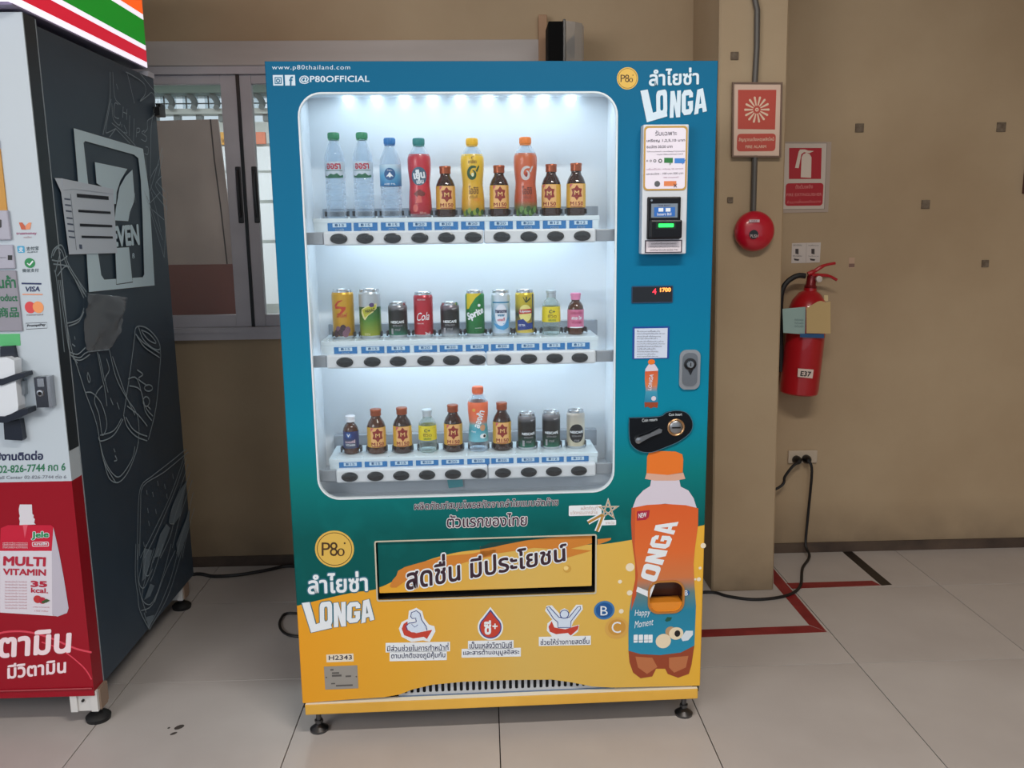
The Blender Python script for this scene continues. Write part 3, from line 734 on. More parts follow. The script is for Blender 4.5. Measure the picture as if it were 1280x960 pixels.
rx = [mfd(-.035).uv(q_)[0] for q_ in ((808.5, 270), (850, 270))]; rz_ = [mfd(-.035).uv((830, q_))[1] for q_ in (299, 246, 275)]
g.cbox(rx[0], rx[1], -.043, -.034, rz_[0], rz_[1], .003); g.cbox(rx[0]+.004, rx[1], -.062, -.034, rz_[0]+.002, rz_[2], .004)
rd = g.build('note_reader', mat('reader_black', (8, 9, 16), .35, spec=.3), bill)
S43 = Space(MM, 1, -.043, -1)
g = G(); g.rect(S43, 814, 254.5, 847, 272, .0004, None, 0); g.rect(S43, 817.5, 259, 843.7, 270.6, .0008, None, 1); g.rect(S43, 823, 260, 829, 264.5, .0012, None, 2); g.rect(S43, 832, 260, 838, 264.5, .0012, None, 2)
g.text(S43, 'Insert Bill', (821.5, 269.5), (839, 269.2), (821.5, 266), .0012, 2, .01); g.text(S43, 'THAI BAHT', (822, 258), (838, 258), (822, 255.8), .0008, 3, 0)
g.disc(S43, (814.5, 250.5), 1.3, .0006, None, 0)
g.build('reader_display', [mat('display_grey', (120, 134, 150), .4), mat('display_blue', (44, 108, 190), .4), WHITE, NAVY], bill)
S62 = Space(MM, 1, -.062, -1)
g = G(); g.rect(S62, 823, 279.5, 842, 284, 0, .001, 0, .002); g.build('green_light', mat('green_light', (40, 255, 90), .3, emit=1.6), bill)
g = G(); g.rect(S62, 820, 277.5, 844.5, 286, .0, .0006, 0, .002); g.build('note_slot', mat('slot_dark', (4, 40, 18), .3), bill)
g = G(); g.rect(SA, 806, 300, 852.5, 316, .001, None, 0); g.rect(SA, 807.5, 301.5, 851, 314.8, .0014, None, 1)
g.text(SA, 'แบบตัวเครื่องกรุณาหยอด', (814, 306), (845, 305.7), (814, 303), .0018, 0, 0); g.text(SA, 'เหรียญก่อนใส่ธนบัตรทุกครั้งเสมอ', (810, 310), (849, 309.7), (810, 307.3), .0018, 0, 0); g.text(SA, 'หากมีปัญหาโทรแจ้ง 02-826-7744', (812, 314), (847, 313.7), (812, 311.2), .0018, 0, 0)
g.build('notice_label', [mat('label_ink', (60, 50, 64), .5), mat('label_pale', (216, 208, 216), .5)], bill)

# price display with glowing digits
c5 = crop(780, 350, 18.286)
g = G(); g.rect(MF, 789.3, 357.2, 840.8, 378.6, .0, .003, 1, .003); g.rect(MF, 790.5, 358.6, 839.6, 377.2, .0035, None, 0)
dsp = g.build('price_display', [mat('display_black', (6, 6, 14), .12), mat('display_rim', (36, 60, 90), .4)], VM)
S3 = Space(MM, 1, -.0035, -1)
g = G(); g.text(S3, '4', *c5((645, 330), (740, 325), (645, 195)), .001, 0, .01); g.build('red_digit', mat('digit_red', (255, 50, 70), .3, emit=1.2), dsp)
g = G(); g.text(S3, '1700', *c5((820, 275), (1072, 268), (820, 178)), .001, 0, .05); g.build('orange_digits', mat('digit_orange', (255, 150, 70), .3, emit=1.5), dsp)
# instruction card
g = G(); g.rect(MF, 790.4, 408, 836.6, 448.6, .0006, .0012, 0, .003); g.rect(MF, 793, 410.3, 834, 447.5, .0016, None, 1)
ls = ['ขั้นตอนการซื้อสินค้า', 'หยอดเหรียญหรือใส่ธนบัตร 20 บาท', 'เลือกสินค้าที่ต้องการ', 'กดปุ่มเลือกสินค้า', 'รับสินค้าที่ช่องด้านล่าง', 'หมุนคันคืนเหรียญเพื่อรับเงินทอน', 'กรณีสินค้าหมดจะมีไฟแดง', 'ไม่รับคืนสินค้า', 'โปรดตรวจสอบเงินทอน', 'สอบถามเพิ่มเติม', 'ขอบคุณที่ใช้บริการ']
for i, t in enumerate(ls):
    y = 415+i*3.15; x1 = 796+min(35, 34*len(t)/30+6)
    g.text(MF, t, (796, y), (x1, y-.1), (796, y-2.3), .002, 2, 0)
g.build('instruction_card', [mat('card_blue_edge', (16, 70, 150), .5), mat('card_pale', (204, 216, 236), .45), mat('card_text', (70, 74, 96), .5)], VM)

def bottle_print(sp, parent, big):
    """the printed orange bottle; big=True uses the large outline at the lower right"""
    g = G()
    if big:
        c = crop(770, 550, 3.0968)
        cap = c((120, 65), (128, 48), (160, 42), (230, 44), (256, 55), (260, 75), (258, 125), (200, 135), (118, 128))
        ring_ = c((118, 128), (200, 135), (260, 126), (268, 150), (230, 157), (150, 157), (112, 150))
        neck = c((136, 155), (245, 155), (250, 180), (280, 195), (300, 225), (312, 262), (190, 246), (64, 262), (78, 225), (105, 195), (132, 178))
        lab = c((64, 262), (120, 251), (190, 247), (270, 252), (318, 264), (317, 330), (305, 420), (300, 480), (303, 560), (309, 640), (306, 720), (303, 795), (250, 822), (170, 832), (95, 828), (48, 815), (48, 740), (52, 660), (62, 600), (74, 540), (74, 480), (62, 390), (58, 320))
        bot = c((48, 815), (95, 828), (170, 832), (250, 822), (303, 795), (292, 870), (282, 905), (240, 920), (200, 905), (190, 885), (155, 885), (140, 915), (95, 922), (66, 900), (52, 860))
        z0 = sp.uv(c((180, 830))[0])[1]; z1 = sp.uv(c((180, 250))[0])[1]
    g.poly(sp, neck, .0008, None, 1); g.poly(sp, ring_, .001, None, 5); g.poly(sp, cap, .0012, None, 0)
    g.poly(sp, bot, .0008, None, 2); g.plate(sp, [[sp.uv(q) for q in lab], cup[::-1]], .0011, None, 3)
    g.poly(sp, c((60, 262), (74, 262), (72, 420), (84, 520), (78, 600), (58, 660), (62, 600), (74, 540), (74, 480), (62, 390), (58, 320)), .0013, None, 6)
    for q_ in (((75, 838), (140, 842), (160, 878), (120, 905), (85, 880)), ((205, 842), (280, 835), (270, 880), (225, 900), (205, 880))): g.poly(sp, c(*q_), .001, None, 4)
    lm = mat('bottle_label_print', (220, 110, 40), .5)
    ramp(lm, 2, z0, z1, [(0, (30, 140, 176)), (.30, (24, 128, 160)), (.42, (96, 128, 128)), (.52, (206, 118, 66)), (.7, (222, 106, 44)), (1, (218, 92, 34))])
    o = g.build('bottle_print', [mat('cap_orange_print', (230, 118, 34), .45), mat('neck_pale_print', (214, 206, 220), .4), mat('tea_brown_print', (150, 66, 36), .4), lm, mat('tea_light_print', (186, 112, 70), .4), mat('ring_print', (216, 170, 150), .4), mat('label_edge_shade', (196, 84, 40), .5)], parent)
    g = G()
    P0_, P1_, P2_, P3_ = Vector((812.5, 747)), Vector((848, 652)), Vector((795, 739)), Vector((820.5, 652))
    for ch, t0_, t1_ in (('L', .0, .17), ('O', .20, .41), ('N', .43, .62), ('G', .64, .81), ('A', .83, 1.0)):
        glyph(g, sp, ch, P0_.lerp(P1_, t0_), P0_.lerp(P1_, t1_), P2_.lerp(P3_, t0_), .0018, 0, P2_.lerp(P3_, t1_))
    g.text(sp, 'Happy', (793, 772), (812, 771), (794, 762), .0018, 0, -.002); g.text(sp, 'Moment', (793, 785), (816, 781), (794, 776), .0018, 0, -.002)
    for x in (794.5, 801, 807.5, 813): g.rect(sp, x-2.6, 793, x+2.6, 803, .0016, None, 0, .002)
    g.ribbon(sp, [(792, 800), (814, 799.5)], .001, .002, 2)
    g.poly(sp, [(796, 639), (812, 637.5), (811, 646), (807, 649.5), (796, 650.5)], .0016, None, 1); g.text(sp, 'NEW', (798, 647.5), (808, 646), (798, 641.5), .002, 0, .02)
    g.text(sp, 'B', (855.5, 744), (859.5, 744), (855.5, 737.5), .0022, 0, .01)
    g.disc(sp, (858, 741), 3.8, .0019, None, 3)
    g.build('bottle_lettering', [WHITE, mat('new_tag_red', (170, 30, 60), .5), BLUEL, mat('b_blue', (24, 92, 160), .5)], parent, kind='stuff'); g = G()
    g.disc(sp, (829, 801), 9.5, .0016, None, 4); g.disc(sp, (838, 789), 6.5, .0015, None, 5); g.disc(sp, (845, 791.5), 9, .0017, None, 4, .92); g.disc(sp, (846.5, 791.5), 3.6, .002, None, 6, 1.2); g.poly(sp, [(851, 797), (857, 788), (866, 788), (866, 793), (860, 800), (853, 801)], .0021, None, 7)
    g.poly(sp, [(831, 775), (834, 771), (840, 771.5), (838, 775.5), (833, 777)], .0018, None, 8)
    g.build('longan_fruit_print', [WHITE, mat('new_tag_red', (170, 30, 60), .5), BLUEL, mat('b_blue', (24, 92, 160), .5), mat('fruit_cream', (232, 216, 186), .5), mat('fruit_brown', (186, 150, 110), .5), mat('seed_black', (20, 14, 14), .4), mat('fruit_flesh', (214, 226, 236), .5), mat('leaf_green', (20, 84, 66), .5)], parent)
bottle_print(MF, door, True)
p80(MF, (804, 664.5), 7.3, door)
# little printed bottle under the card
g = G(); c = crop(770, 330, 3.838)
g.disc(MF, c((170, 470))[0], 4.3, .0006, None, 0, .8); g.poly(MF, c((157, 480), (186, 480), (202, 505), (200, 520), (140, 520), (140, 505)), .0006, None, 1)
sm = mat('small_label_print', (210, 110, 50), .5); ramp(sm, 2, MF.uv(c((170, 665))[0])[1], MF.uv(c((170, 515))[0])[1], [(0, (30, 120, 160)), (.35, (60, 150, 180)), (.55, (206, 120, 70)), (1, (206, 90, 50))])
g.poly(MF, c((139, 515), (201, 512), (200, 560), (196, 600), (202, 663), (136, 663), (142, 600), (138, 560)), .0008, None, 2)
g.poly(MF, c((136, 663), (202, 663), (198, 690), (180, 686), (168, 692), (150, 684), (138, 688)), .0007, None, 3)
g.text(MF, 'LONGA', (814, 488), (817, 468), (809.5, 487), .0012, 1, .03, tr=(812, 467)); g.disc(MF, (817, 498), 3, .001, None, 1)
g.build('bottle_print', [mat('cap_orange_print', (0, 0, 0)), mat('neck_pale_print', (0, 0, 0)), sm, mat('tea_brown_print', (0, 0, 0))], door)
# vitamin bubbles
g = G(); g.disc(MF, (755.3, 762.7), 13, .0006, None, 0, .95); g.disc(MF, (755.3, 762.7), 10.5, .0009, None, 1, .95); g.text(MF, 'B', (750.5, 769), (759.5, 769), (750.5, 757.5), .0013, 2, 0)
BM = [mat('bubble_blue', (60, 120, 176), .3), mat('bubble_deep_blue', (20, 84, 150), .3), WHITE, mat('bubble_gold', (214, 166, 80), .3), mat('bubble_deep_gold', (202, 148, 60), .3), mat('bubble_white', (238, 226, 200), .3)]
g.build('vitamin_bubble', BM, door); g = G()
g.disc(MF, (771, 785), 15, .0005, None, 3, .95); g.disc(MF, (771, 784), 11, .0008, None, 4, .95); g.text(MF, 'C', (764.5, 791), (776, 791), (764.5, 777), .0012, 2, -.01)
g.build('vitamin_bubble', BM, door)
for x, y, r in ((787.5, 709, 5.4), (775, 727, 2.5), (787, 741, 3.5), (776.5, 764, 3), (879, 682, 3.4), (873.5, 724, 2.6), (875, 710, 1.8), (869, 724, 1.5)):
    g = G(); g.disc(MF, (x, y), r, .0005, None, 5); g.build('splash_dot', BM, door)
# coin return cup
g = G(); g.plate(MF, [rr(cux[0]-.053, cux[0]+.053, cux[1]-.050, cux[1]+.050, .032, 6), cup[::-1]], -.001, .004); g.build('cup_rim', mat('cup_gold', (196, 130, 60), .3, .4), VM)
g = G(); g.box(cux[0]-.05, cux[0]+.05, .05, .055, cux[1]-.05, cux[1]+.05)
g.box(cux[0]-.052, cux[0]-.048, .004, .05, cux[1]-.05, cux[1]+.05).box(cux[0]+.048, cux[0]+.052, .004, .05, cux[1]-.05, cux[1]+.05).box(cux[0]-.05, cux[0]+.05, .004, .05, cux[1]+.046, cux[1]+.05)
g.build('coin_return_cup', mat('cup_brown', (70, 34, 24), .25), VM)
g = G(); g.box(cux[0]-.047, cux[0]+.047, .003, .045, cux[1]-.046, cux[1]-.018); g.build('coin_tray', mat('coin_tray_orange', (226, 140, 40), .25), VM)
# lock
g = G(); lx0, lx1 = MF.uv((848.8, 461))[0], MF.uv((874.5, 461))[0]; lz0, lz1 = MF.uv((861, 486.5))[1], MF.uv((861, 437))[1]
g.plate(MF, [rr(lx0, lx1, lz0, lz1, .018, 6)], 0, .006, 0); g.plate(MF, [rr(lx0+.008, lx1-.008, lz0+.01, lz1-.008, .016, 6)], .006, .009, 1)
lk = g.build('lock_plate', [mat('lock_silver', (176, 178, 182), .35, .8), mat('lock_inner', (136, 140, 146), .3, .8)], VM)
cx, cz = MF.uv((861.5, 454.5))
g = G(); g.lathe([(0, .009), (.0165, .009), (.0165, .013), (.013, .014), (0, .014)], 24, (cx, 0, cz), axis='y'); g.poly(MF, [(857, 458), (866.5, 458), (862, 468)], .009, .012)
g.build('lock_barrel', mat('lock_black', (20, 20, 24), .25), lk)
g = G(); g.lathe([(.0, .0165), (.009, .0165), (.011, .014), (.011, .010)], 20, (cx, 0, cz), axis='y'); g.box(cx-.0012, cx+.0012, -.0172, -.0160, cz-.005, cz+.005, 1); g.build('key_cylinder', [STEEL, DARK], lk)
# coin panel
cp = [(786, 521.5), (823, 520), (832, 515), (845, 512.5), (857, 515), (863.5, 523), (865, 532), (861, 541), (848, 551), (832, 558), (814, 564.5), (798.6, 563), (788, 554), (785.6, 538)]
cpl = [tuple(v) for v in smooth_path([MF.uv(q) for q in cp]+[MF.uv(cp[0])], 3)][:-1]
g = G(); g.plate(MF, [cpl], 0, .007); cpan = g.build('coin_panel', mat('panel_black', (12, 16, 22), .22), VM)
S7 = Space(MM, 1, -.007, -1)
g = G(); g.ribbon(S7, cpl, .0016, .0004, 0, True, uv=True); g.build('panel_outline', mat('panel_edge_blue', (70, 110, 130), .4), cpan)
g = G(); cx, cz = S7.uv((844.8, 534))
g.lathe([(.020, .0), (.024, .0), (.024, .011), (.0215, .013), (.019, .011), (.019, .008), (0, .008)], 28, (cx, 0, cz), axis='y', mi=0)
g.lathe([(0, .0125), (.015, .0125), (.018, .010), (.018, .007)], 28, (cx, 0, cz), axis='y', mi=1); g.box(cx-.012, cx+.012, -.0135, -.0122, cz-.002, cz+.002, 2)
g.build('coin_slot', [mat('slot_ring', (190, 150, 110), .3, .8), GREYM, DARK], cpan)
g = G(); A = Vector(S7.uv((797, 549.5))); B = Vector(S7.uv((824.5, 537)))
g.lathe([(0, .02), (.0085, .019), (.0095, .012), (.0095, .006)], 20, (A.x, 0, A.y), axis='y')
d = (B-A).normalized(); nn = Vector((-d.y, d.x))
for s0, s1, w0, w1 in ((.0, 1, .008, .0065),):
    lp = [A+nn*w0, A-nn*w0, (A+B)/2-nn*w1*.75, B-nn*w1, B+d*.005, B+nn*w1, (A+B)/2+nn*w1*.75]
    g.plate(MF, [[tuple(v) for v in lp]], .012, .019)
g.build('return_lever', STEEL, cpan)
g = G(); g.text(S7, 'Coin return', (802.5, 527.5), (821.5, 526), (802.5, 523.5), .0006, 0, .01); g.text(S7, 'Coin insert', (836, 520), (852.5, 519.5), (836, 516.5), .0006, 0, .01)
g.build('lettering', mat('panel_text', (200, 210, 216), .5), cpan)
# tag and rating plate
g = G(); g.rect(MF, 408, 817.5, 442, 827.3, .0004, None, 0); g.text(MF, 'H2343', (411, 825), (440, 824.3), (411, 819.3), .0008, 1, .012); g.build('number_tag', [mat('tag_cream', (230, 220, 200), .5), mat('tag_ink', (50, 40, 60), .5)], VM)
g = G(); g.rect(MF, 405.8, 832.3, 447.3, 861, 0, .001, 0)
for a, b, y, h in ((413, 417, 838, 2), (415, 427, 845.5, 2.5), (415, 424, 842, 2), (432, 439, 846, 2), (414, 419, 855, 1.6), (420, 441, 857.5, 2)): g.rect(MF, a, y-h, b, y, .0014, None, 1)
g.disc(MF, (408, 846.5), 1, .0014, None, 1); g.disc(MF, (445.5, 845.5), 1, .0014, None, 1); g.build('rating_plate', [mat('plate_tin', (160, 156, 150), .4, .3), mat('plate_ink', (90, 86, 84), .5)], VM)
# vent grille
S2 = mfd(.012); vx0, vx1 = S2.uv((498, 860))[0], S2.uv((768, 858))[0]; vz1 = S2.uv((620, 846))[1]; vz0 = S2.uv((620, 872))[1]
slots = []
s0, s1 = S2.uv((507, 858))[0], S2.uv((737, 855))[0]; zc0, zc1 = S2.uv((620, 862))[1], S2.uv((620, 850.5))[1]
for i in range(31):
    x = s0+(s1-s0)*i/30; slots.append(rr(x-.0045, x+.0045, zc0, zc1, .0042, 3)[::-1])
g = G(); g.plate(S2, [[(vx0, vz0), (vx1, vz0), (vx1, vz1), (vx0, vz1)]]+slots, -.002, 0)
gr = g.build('vent_grille', mat('grille_grey', (186, 190, 196), .4), VM)
G().box(vx0, vx1, .016, .018, vz0, vz1).build('vent_backing', DARK, VM)
g = G(); g.tube([(vx0, .011, S2.uv((620, 865.5))[1]), (vx1, .011, S2.uv((620, 865.5))[1])], .0022, 6); g.build('grille_bead', mat('bead_blue_grey', (90, 112, 140), .4), VM)
# base strip and feet
bz1 = MF.uv((625, 872))[1]
g = G().cbox(.008, MW-.008, -.004, .03, .08, .113, .003); g.build('base_strip', YEL, VM)
g = G(); g.add([(.01, -.004, .113), (MW-.01, -.004, .113), (MW-.01, .012, .1175), (.01, .012, .1175)], [(0, 1, 2, 3)]); g.build('base_ledge', mat('ledge_cream', (232, 222, 200), .4), VM)
g = G().box(.03, MW-.03, .05, MD, .085, .10); g.build('base_pan', mat('pan_dark', (40, 38, 38), .6), VM)
for x in (.035, MW-.035):
    for y in (.05, MD-.06):
        G().lathe([(0, 0), (.026, 0), (.027, .007), (.014, .017), (.0075, .022), (.0075, .1)], 20, (x, y, 0)).lathe([(.0125, .026), (.0125, .034), (0, .034)], 6, (x, y, 0), smooth=False).build('levelling_foot', mat('foot_steel', (96, 96, 98), .35, .9), VM)

# ================================================================ the drinks on show
AMBER = mat('amber_glass', (44, 17, 9), .08, coat=.4)
AMBER2 = mat('amber_glass_light', (70, 34, 12), .08, coat=.4)
CLEARB = clear_mat('clear_bottle', (230, 240, 248), .8, .07, .05, (235, 245, 255))
ALUC = mat('can_aluminium', (200, 204, 208), .25, .9)
CG, CP = 'drinks on display in the lit vending machine', None
def prof_r(prof):
    def f(z):
        for (r0, z0), (r1, z1) in zip(prof, prof[1:]):
            if z0 <= z <= z1 and z1 > z0: return r0+(r1-r0)*(z-z0)/(z1-z0)
        return prof[-1][0]
    return f
def wrap(R, off): return lambda p: (lambda r, a: (r*math.sin(a), -r*math.cos(a), p[1]))(R(p[1])+off, p[0]/R(p[1]))
def wtext(g, R, st, xc, z0, w, h, mi, off=.0009, bold=.02, shear=0, rot=0):
    V, F = text_geo(st, bold*.8, lite=True); q = bbox2(V); out = []
    for v in V:
        a, b = (v[0]-q[0])/(q[1]-q[0])-.5, (v[1]-q[2])/(q[3]-q[2])-.5
        x, z = a*w+shear*b*h, b*h
        if rot: x, z = x*math.cos(rot)-z*math.sin(rot), x*math.sin(rot)+z*math.cos(rot)
        out.append((xc+x, z0+z))
    g.map_tris(out, F, wrap(R, off), mi, .006)
def wpoly(g, R, pts, mi, off=.0007):
    g.map_tris(pts, tessellate_polygon([[Vector((a, b, 0)) for a, b in pts]]), wrap(R, off), mi, .007)
def ell(cx, cz, rx, rz, n=18, a0=0, a1=2*math.pi): return [(cx+rx*math.cos(a0+(a1-a0)*i/n), cz+rz*math.sin(a0+(a1-a0)*i/n)) for i in range(n)]
def starp(cx, cz, r, n=6, k=.6, ph=math.pi/2): return [(cx+r*(1 if i % 2 == 0 else k)*math.cos(ph+math.pi*i/n), cz+r*(1 if i % 2 == 0 else k)*math.sin(ph+math.pi*i/n)*1.25) for i in range(2*n)]
def sleeve(R, z0, z1, off, mi, g=None, n=12, seg=28, arc=None):
    g = g or G(); ks = [(R(z0+(z1-z0)*i/n)+off, z0+(z1-z0)*i/n) for i in range(n+1)]
    if arc: g.lathe(ks, seg, mi=mi, a0=-math.pi/2-arc, a1=-math.pi/2+arc)
    else: g.lathe(ks, seg, mi=mi)
    return g
def place(ri, k): return MM @ Matrix.Translation((PXS[ri][k], .11, ROWZ[ri]))
def drink(ri, k, name, label, cat, rot=0, group=None): return thing(name, label, cat, place(ri, k) @ Matrix.Rotation(rot, 4, 'Z'), group)
def height(ri, k, ytop): return mfd(.11).uv((600, ytop))[1]-ROWZ[ri]
def ribbed_cap(r, z0, z1, m, parent):
    g = G(); g.lathe([(r*.96, z0), (r, z0+.001), (r, z1-.002), (r*.93, z1), (0, z1)], 24)
    for i in range(24):
        a = 2*math.pi*i/24; c, s_ = math.cos(a), math.sin(a)
        g.add([(r*c-.0004*s_, r*s_+.0004*c, z0+.002), (r*c+.0004*s_, r*s_-.0004*c, z0+.002), ((r+.0007)*c, (r+.0007)*s_, z0+.002), (r*c-.0004*s_, r*s_+.0004*c, z1-.003), (r*c+.0004*s_, r*s_-.0004*c, z1-.003), ((r+.0007)*c, (r+.0007)*s_, z1-.003)], [(0, 2, 5, 3), (2, 1, 4, 5)])
    return g.build('cap', m, parent)
# --- clear water bottles
def water(k, label, capc, style):
    t = drink(0, k, 'water_bottle', label, 'bottle')
    H = height(0, k, 165 if style == 0 else 172); r = .0265 if style == 0 else .028
    pr = [(0, .003), (r*.7, .0), (r*.95, .004)]
    z = .008
    while z < H*.56: pr += [(r, z), (r, z+.009), (r*.95, z+.011), (r, z+.013)]; z += .0145
    pr += [(r, H*.58), (r, H*.70), (r*.97, H*.74), (r*.72, H*.82), (r*.48, H*.89), (r*.45, H*.93), (.0125, H*.93), (.0125, H-.012)]
    G().lathe(pr, 28).build('bottle_body', CLEARB, t)
    g = G(); g.lathe([(.0145, H-.0195), (.0145, H-.0175), (.0125, H-.0175)], 20); g.build('neck_ring', mat(capc[0]+'_ring', capc[1], .4), t)
    ribbed_cap(.0150, H-.0165, H, mat(capc[0], capc[1], .4), t)
    R = lambda z_: r
    if style == 0:
        z0, z1 = H*.47, H*.66; g = sleeve(R, z0, z1, .0006, 0, arc=1.35)
        wtext(g, R, 'ออรา', 0, z1-.012, .038, .015, 1, .0012, .05); wpoly(g, R, [(-.024, z1-.022), (.024, z1-.022), (.024, z1-.0235), (-.024, z1-.0235)], 2, .0012)
        wpoly(g, R, [(-.026, z0+.002), (-.026, z0+.008), (-.018, z0+.005), (-.008, z0+.012), (0, z0+.009), (.008, z0+.013), (.016, z0+.006), (.026, z0+.009), (.026, z0+.002), (.01, z0), (-.012, z0)], 2, .0012)
        g.build('bottle_label', [mat('water_label_white', (206, 216, 226), .4, alpha=.75), mat('label_crimson', (180, 30, 60), .5), mat('label_forest_green', (20, 100, 74), .5)], t)
    else:
        z0, z1 = H*.40, H*.665; lm = mat('water_label_blue', (60, 150, 200), .4); ramp(lm, 2, z0, z1, [(0, (24, 110, 170)), (.5, (90, 170, 212)), (1, (196, 220, 236))])
        g = sleeve(R, z0, z1, .001, 0); wpoly(g, R, ell(0, (z0+z1)/2+.003, .0145, .016), 1, .0018)
        wpoly(g, R, [(-.009, z0+.024), (-.004, z0+.030), (0, z0+.036), (.004, z0+.030), (.009, z0+.024), (.003, z0+.025), (0, z0+.021), (-.003, z0+.025)], 2, .0024)
        wtext(g, R, 'น้ำดื่ม', 0, z0+.041, .012, .005, 2, .0024, .01); wtext(g, R, '600 ML', 0, z0+.005, .03, .004, 2, .0018, .01)
        g.build('bottle_label', [lm, mat('label_sea_blue', (18, 84, 140), .5), WHITE], t)
water(0, 'clear water bottle with green cap, leftmost drink on the top shelf', ('cap_green', (36, 142, 100)), 0)
water(1, 'second clear green-capped water bottle, beside the blue-capped one', ('cap_green', (36, 142, 100)), 0)
water(2, 'clear water bottle with blue cap and blue label on the top shelf', ('cap_blue', (30, 120, 190)), 1)
# --- sleeved soft drink bottles
def soft(ri, k, label, capc, ytop, stops, cls, r=.0305, sl=(0.012, .795), rot=0, waist=.86):
    t = drink(ri, k, 'soft_drink_bottle', label, 'bottle', rot)
    H = height(ri, k, ytop)
    pr = [(0, .003), (r*.75, 0), (r*.97, .005), (r, .014), (r*.99, H*.2), (r*(1+waist)/2, H*.33), (r*waist, H*.42), (r*(1+waist)/2, H*.52), (r, H*.63), (r, H*.74), (r*.95, H*.78)]
    top = [(r*.95, H*.78), (r*.70, H*.85), (r*.47, H*.90), (.0125, H*.92), (.0125, H-.012)]
    R = prof_r(pr[1:]+top)
    G().lathe(pr+top[1:], 28).build('bottle_body', CLEARB, t)
    G().lathe([(.0150, H-.0215), (.0150, H-.019), (.0125, H-.019)], 20).build('neck_ring', mat(capc[0], capc[1], .4), t)
    ribbed_cap(.0155, H-.018, H, mat(capc[0], capc[1], .4), t)
    z0, z1 = H*sl[0], H*sl[1]
    lm = mat('sleeve_'+capc[0]+str(k), (200, 40, 40), .35, coat=.3); ramp(lm, 2, z0, z1, stops)
    g = sleeve(R, z0, z1, .0006, 0, n=18)
    ms = cls(g, R, H)
    g.build('bottle_label', [lm]+ms, t)
    return t
def cls_red(g, R, H):
    wpoly(g, R, ell(0, H*.52, .021, .024), 1, .0012); wtext(g, R, 'เย็น', 0, H*.545, .030, .024, 2, .002, .07, rot=.12); wtext(g, R, 'เย็น', .002, H*.46, .018, .014, 2, .002, .05, rot=.1)
    wpoly(g, R, [(-.016, H*.30), (0, H*.36), (.016, H*.31), (.012, H*.27), (-.008, H*.265)], 3, .0012); wpoly(g, R, [(-.012, H*.18), (-.004, H*.28), (.004, H*.27), (.006, H*.19)], 4, .0016)
    wpoly(g, R, ell(-.012, H*.12, .007, .010), 4, .0012); wtext(g, R, '250 มล.', .008, H*.06, .018, .005, 5, .0012, .01)
    return [mat('sleeve_blue_grey', (62, 96, 122), .4), WHITE, mat('sleeve_dark_red', (110, 30, 26), .4), mat('sleeve_salmon', (204, 92, 84), .4), mat('sleeve_pale', (220, 190, 180), .4)]
soft(0, 3, 'red sleeved bottle with teal cap and white lettering, top shelf', ('cap_teal', (24, 132, 132)), 172.5, [(0, (150, 14, 36)), (.5, (196, 26, 48)), (1, (186, 24, 50))], cls_red)
def swirl(g, R, H, c1, c2, z):
    n = 30; pts = []; inn = []
    for i in range(n+1):
        t = i/n; a = math.radians(55+400*t); r_o = .0182*(1-.60*t); w = .0082*math.sin(math.pi*(.12+.86*t))+.0006
        pts.append((r_o*math.cos(a), z+r_o*math.sin(a)*1.25)); inn.append(((r_o-w)*math.cos(a), z+(r_o-w)*math.sin(a)*1.25))
    wpoly(g, R, pts+inn[::-1], 1, .0012); wpoly(g, R, [(.012, z+.004), (.019, z+.02), (.016, z+.022), (.008, z+.008)], 1, .0012)
    wpoly(g, R, ell(.0, z-.002, .0035, .005), 2, .0016)
    wtext(g, R, 'โออิชิ', .002, z-.042, .026, .022, 3, .0014, .03); wtext(g, R, 'กรีนที', .002, z-.060, .020, .008, 3, .0014, .01)
def cls_yel(g, R, H):
    swirl(g, R, H, 1, 2, H*.545); wtext(g, R, '๙', 0, H*.75, .006, .007, 3, .0014, .05); wtext(g, R, 'ชาเขียว', 0, H*.70, .022, .010, 3, .0014, .02); wpoly(g, R, ell(.012, H*.22, .012, .005), 4, .0012)
    for i in range(8): wpoly(g, R, ell(-.024+i*.007, H*(.04+.02*(i % 3)), .005, .008), 5 if i % 2 else 6, .0012+.0002*i)
    return [mat('swirl_dark_green', (14, 74, 32), .4), mat('swirl_pale', (226, 226, 190), .4), mat('sleeve_brown', (110, 72, 16), .4), mat('fruit_gold', (210, 140, 20), .4), mat('leaf_dark', (36, 78, 24), .4), mat('leaf_bright', (120, 140, 40), .4)]
soft(0, 5, 'yellow green-tea bottle with yellow cap and dark green swirl', ('cap_yellow', (238, 186, 20)), 173, [(0, (120, 120, 20)), (.2, (204, 150, 16)), (1, (232, 190, 30))], cls_yel, r=.031)
def cls_ora(g, R, H):
    swirl(g, R, H, 1, 2, H*.53)
    for i in range(9): wpoly(g, R, ell(-.025+i*.006, H*(.04+.025*(i % 3)), .006, .009), 5 if i % 2 else 6, .0012+.0002*i)
    return [mat('swirl_silver', (204, 196, 196), .4), mat('swirl_red', (150, 44, 40), .4), mat('sleeve_dark_brown', (96, 36, 20), .4), mat('x1', (200, 100, 60), .4), mat('leaf_dark', (36, 78, 24)), mat('leaf_mid', (90, 130, 60), .4)]
soft(0, 7, 'orange-brown tea bottle with orange cap and silver swirl, top shelf', ('cap_orange', (236, 130, 40)), 172, [(0, (60, 84, 40)), (.14, (96, 96, 50)), (.24, (170, 66, 30)), (.6, (196, 84, 48)), (1, (196, 92, 40))], cls_ora, r=.031)
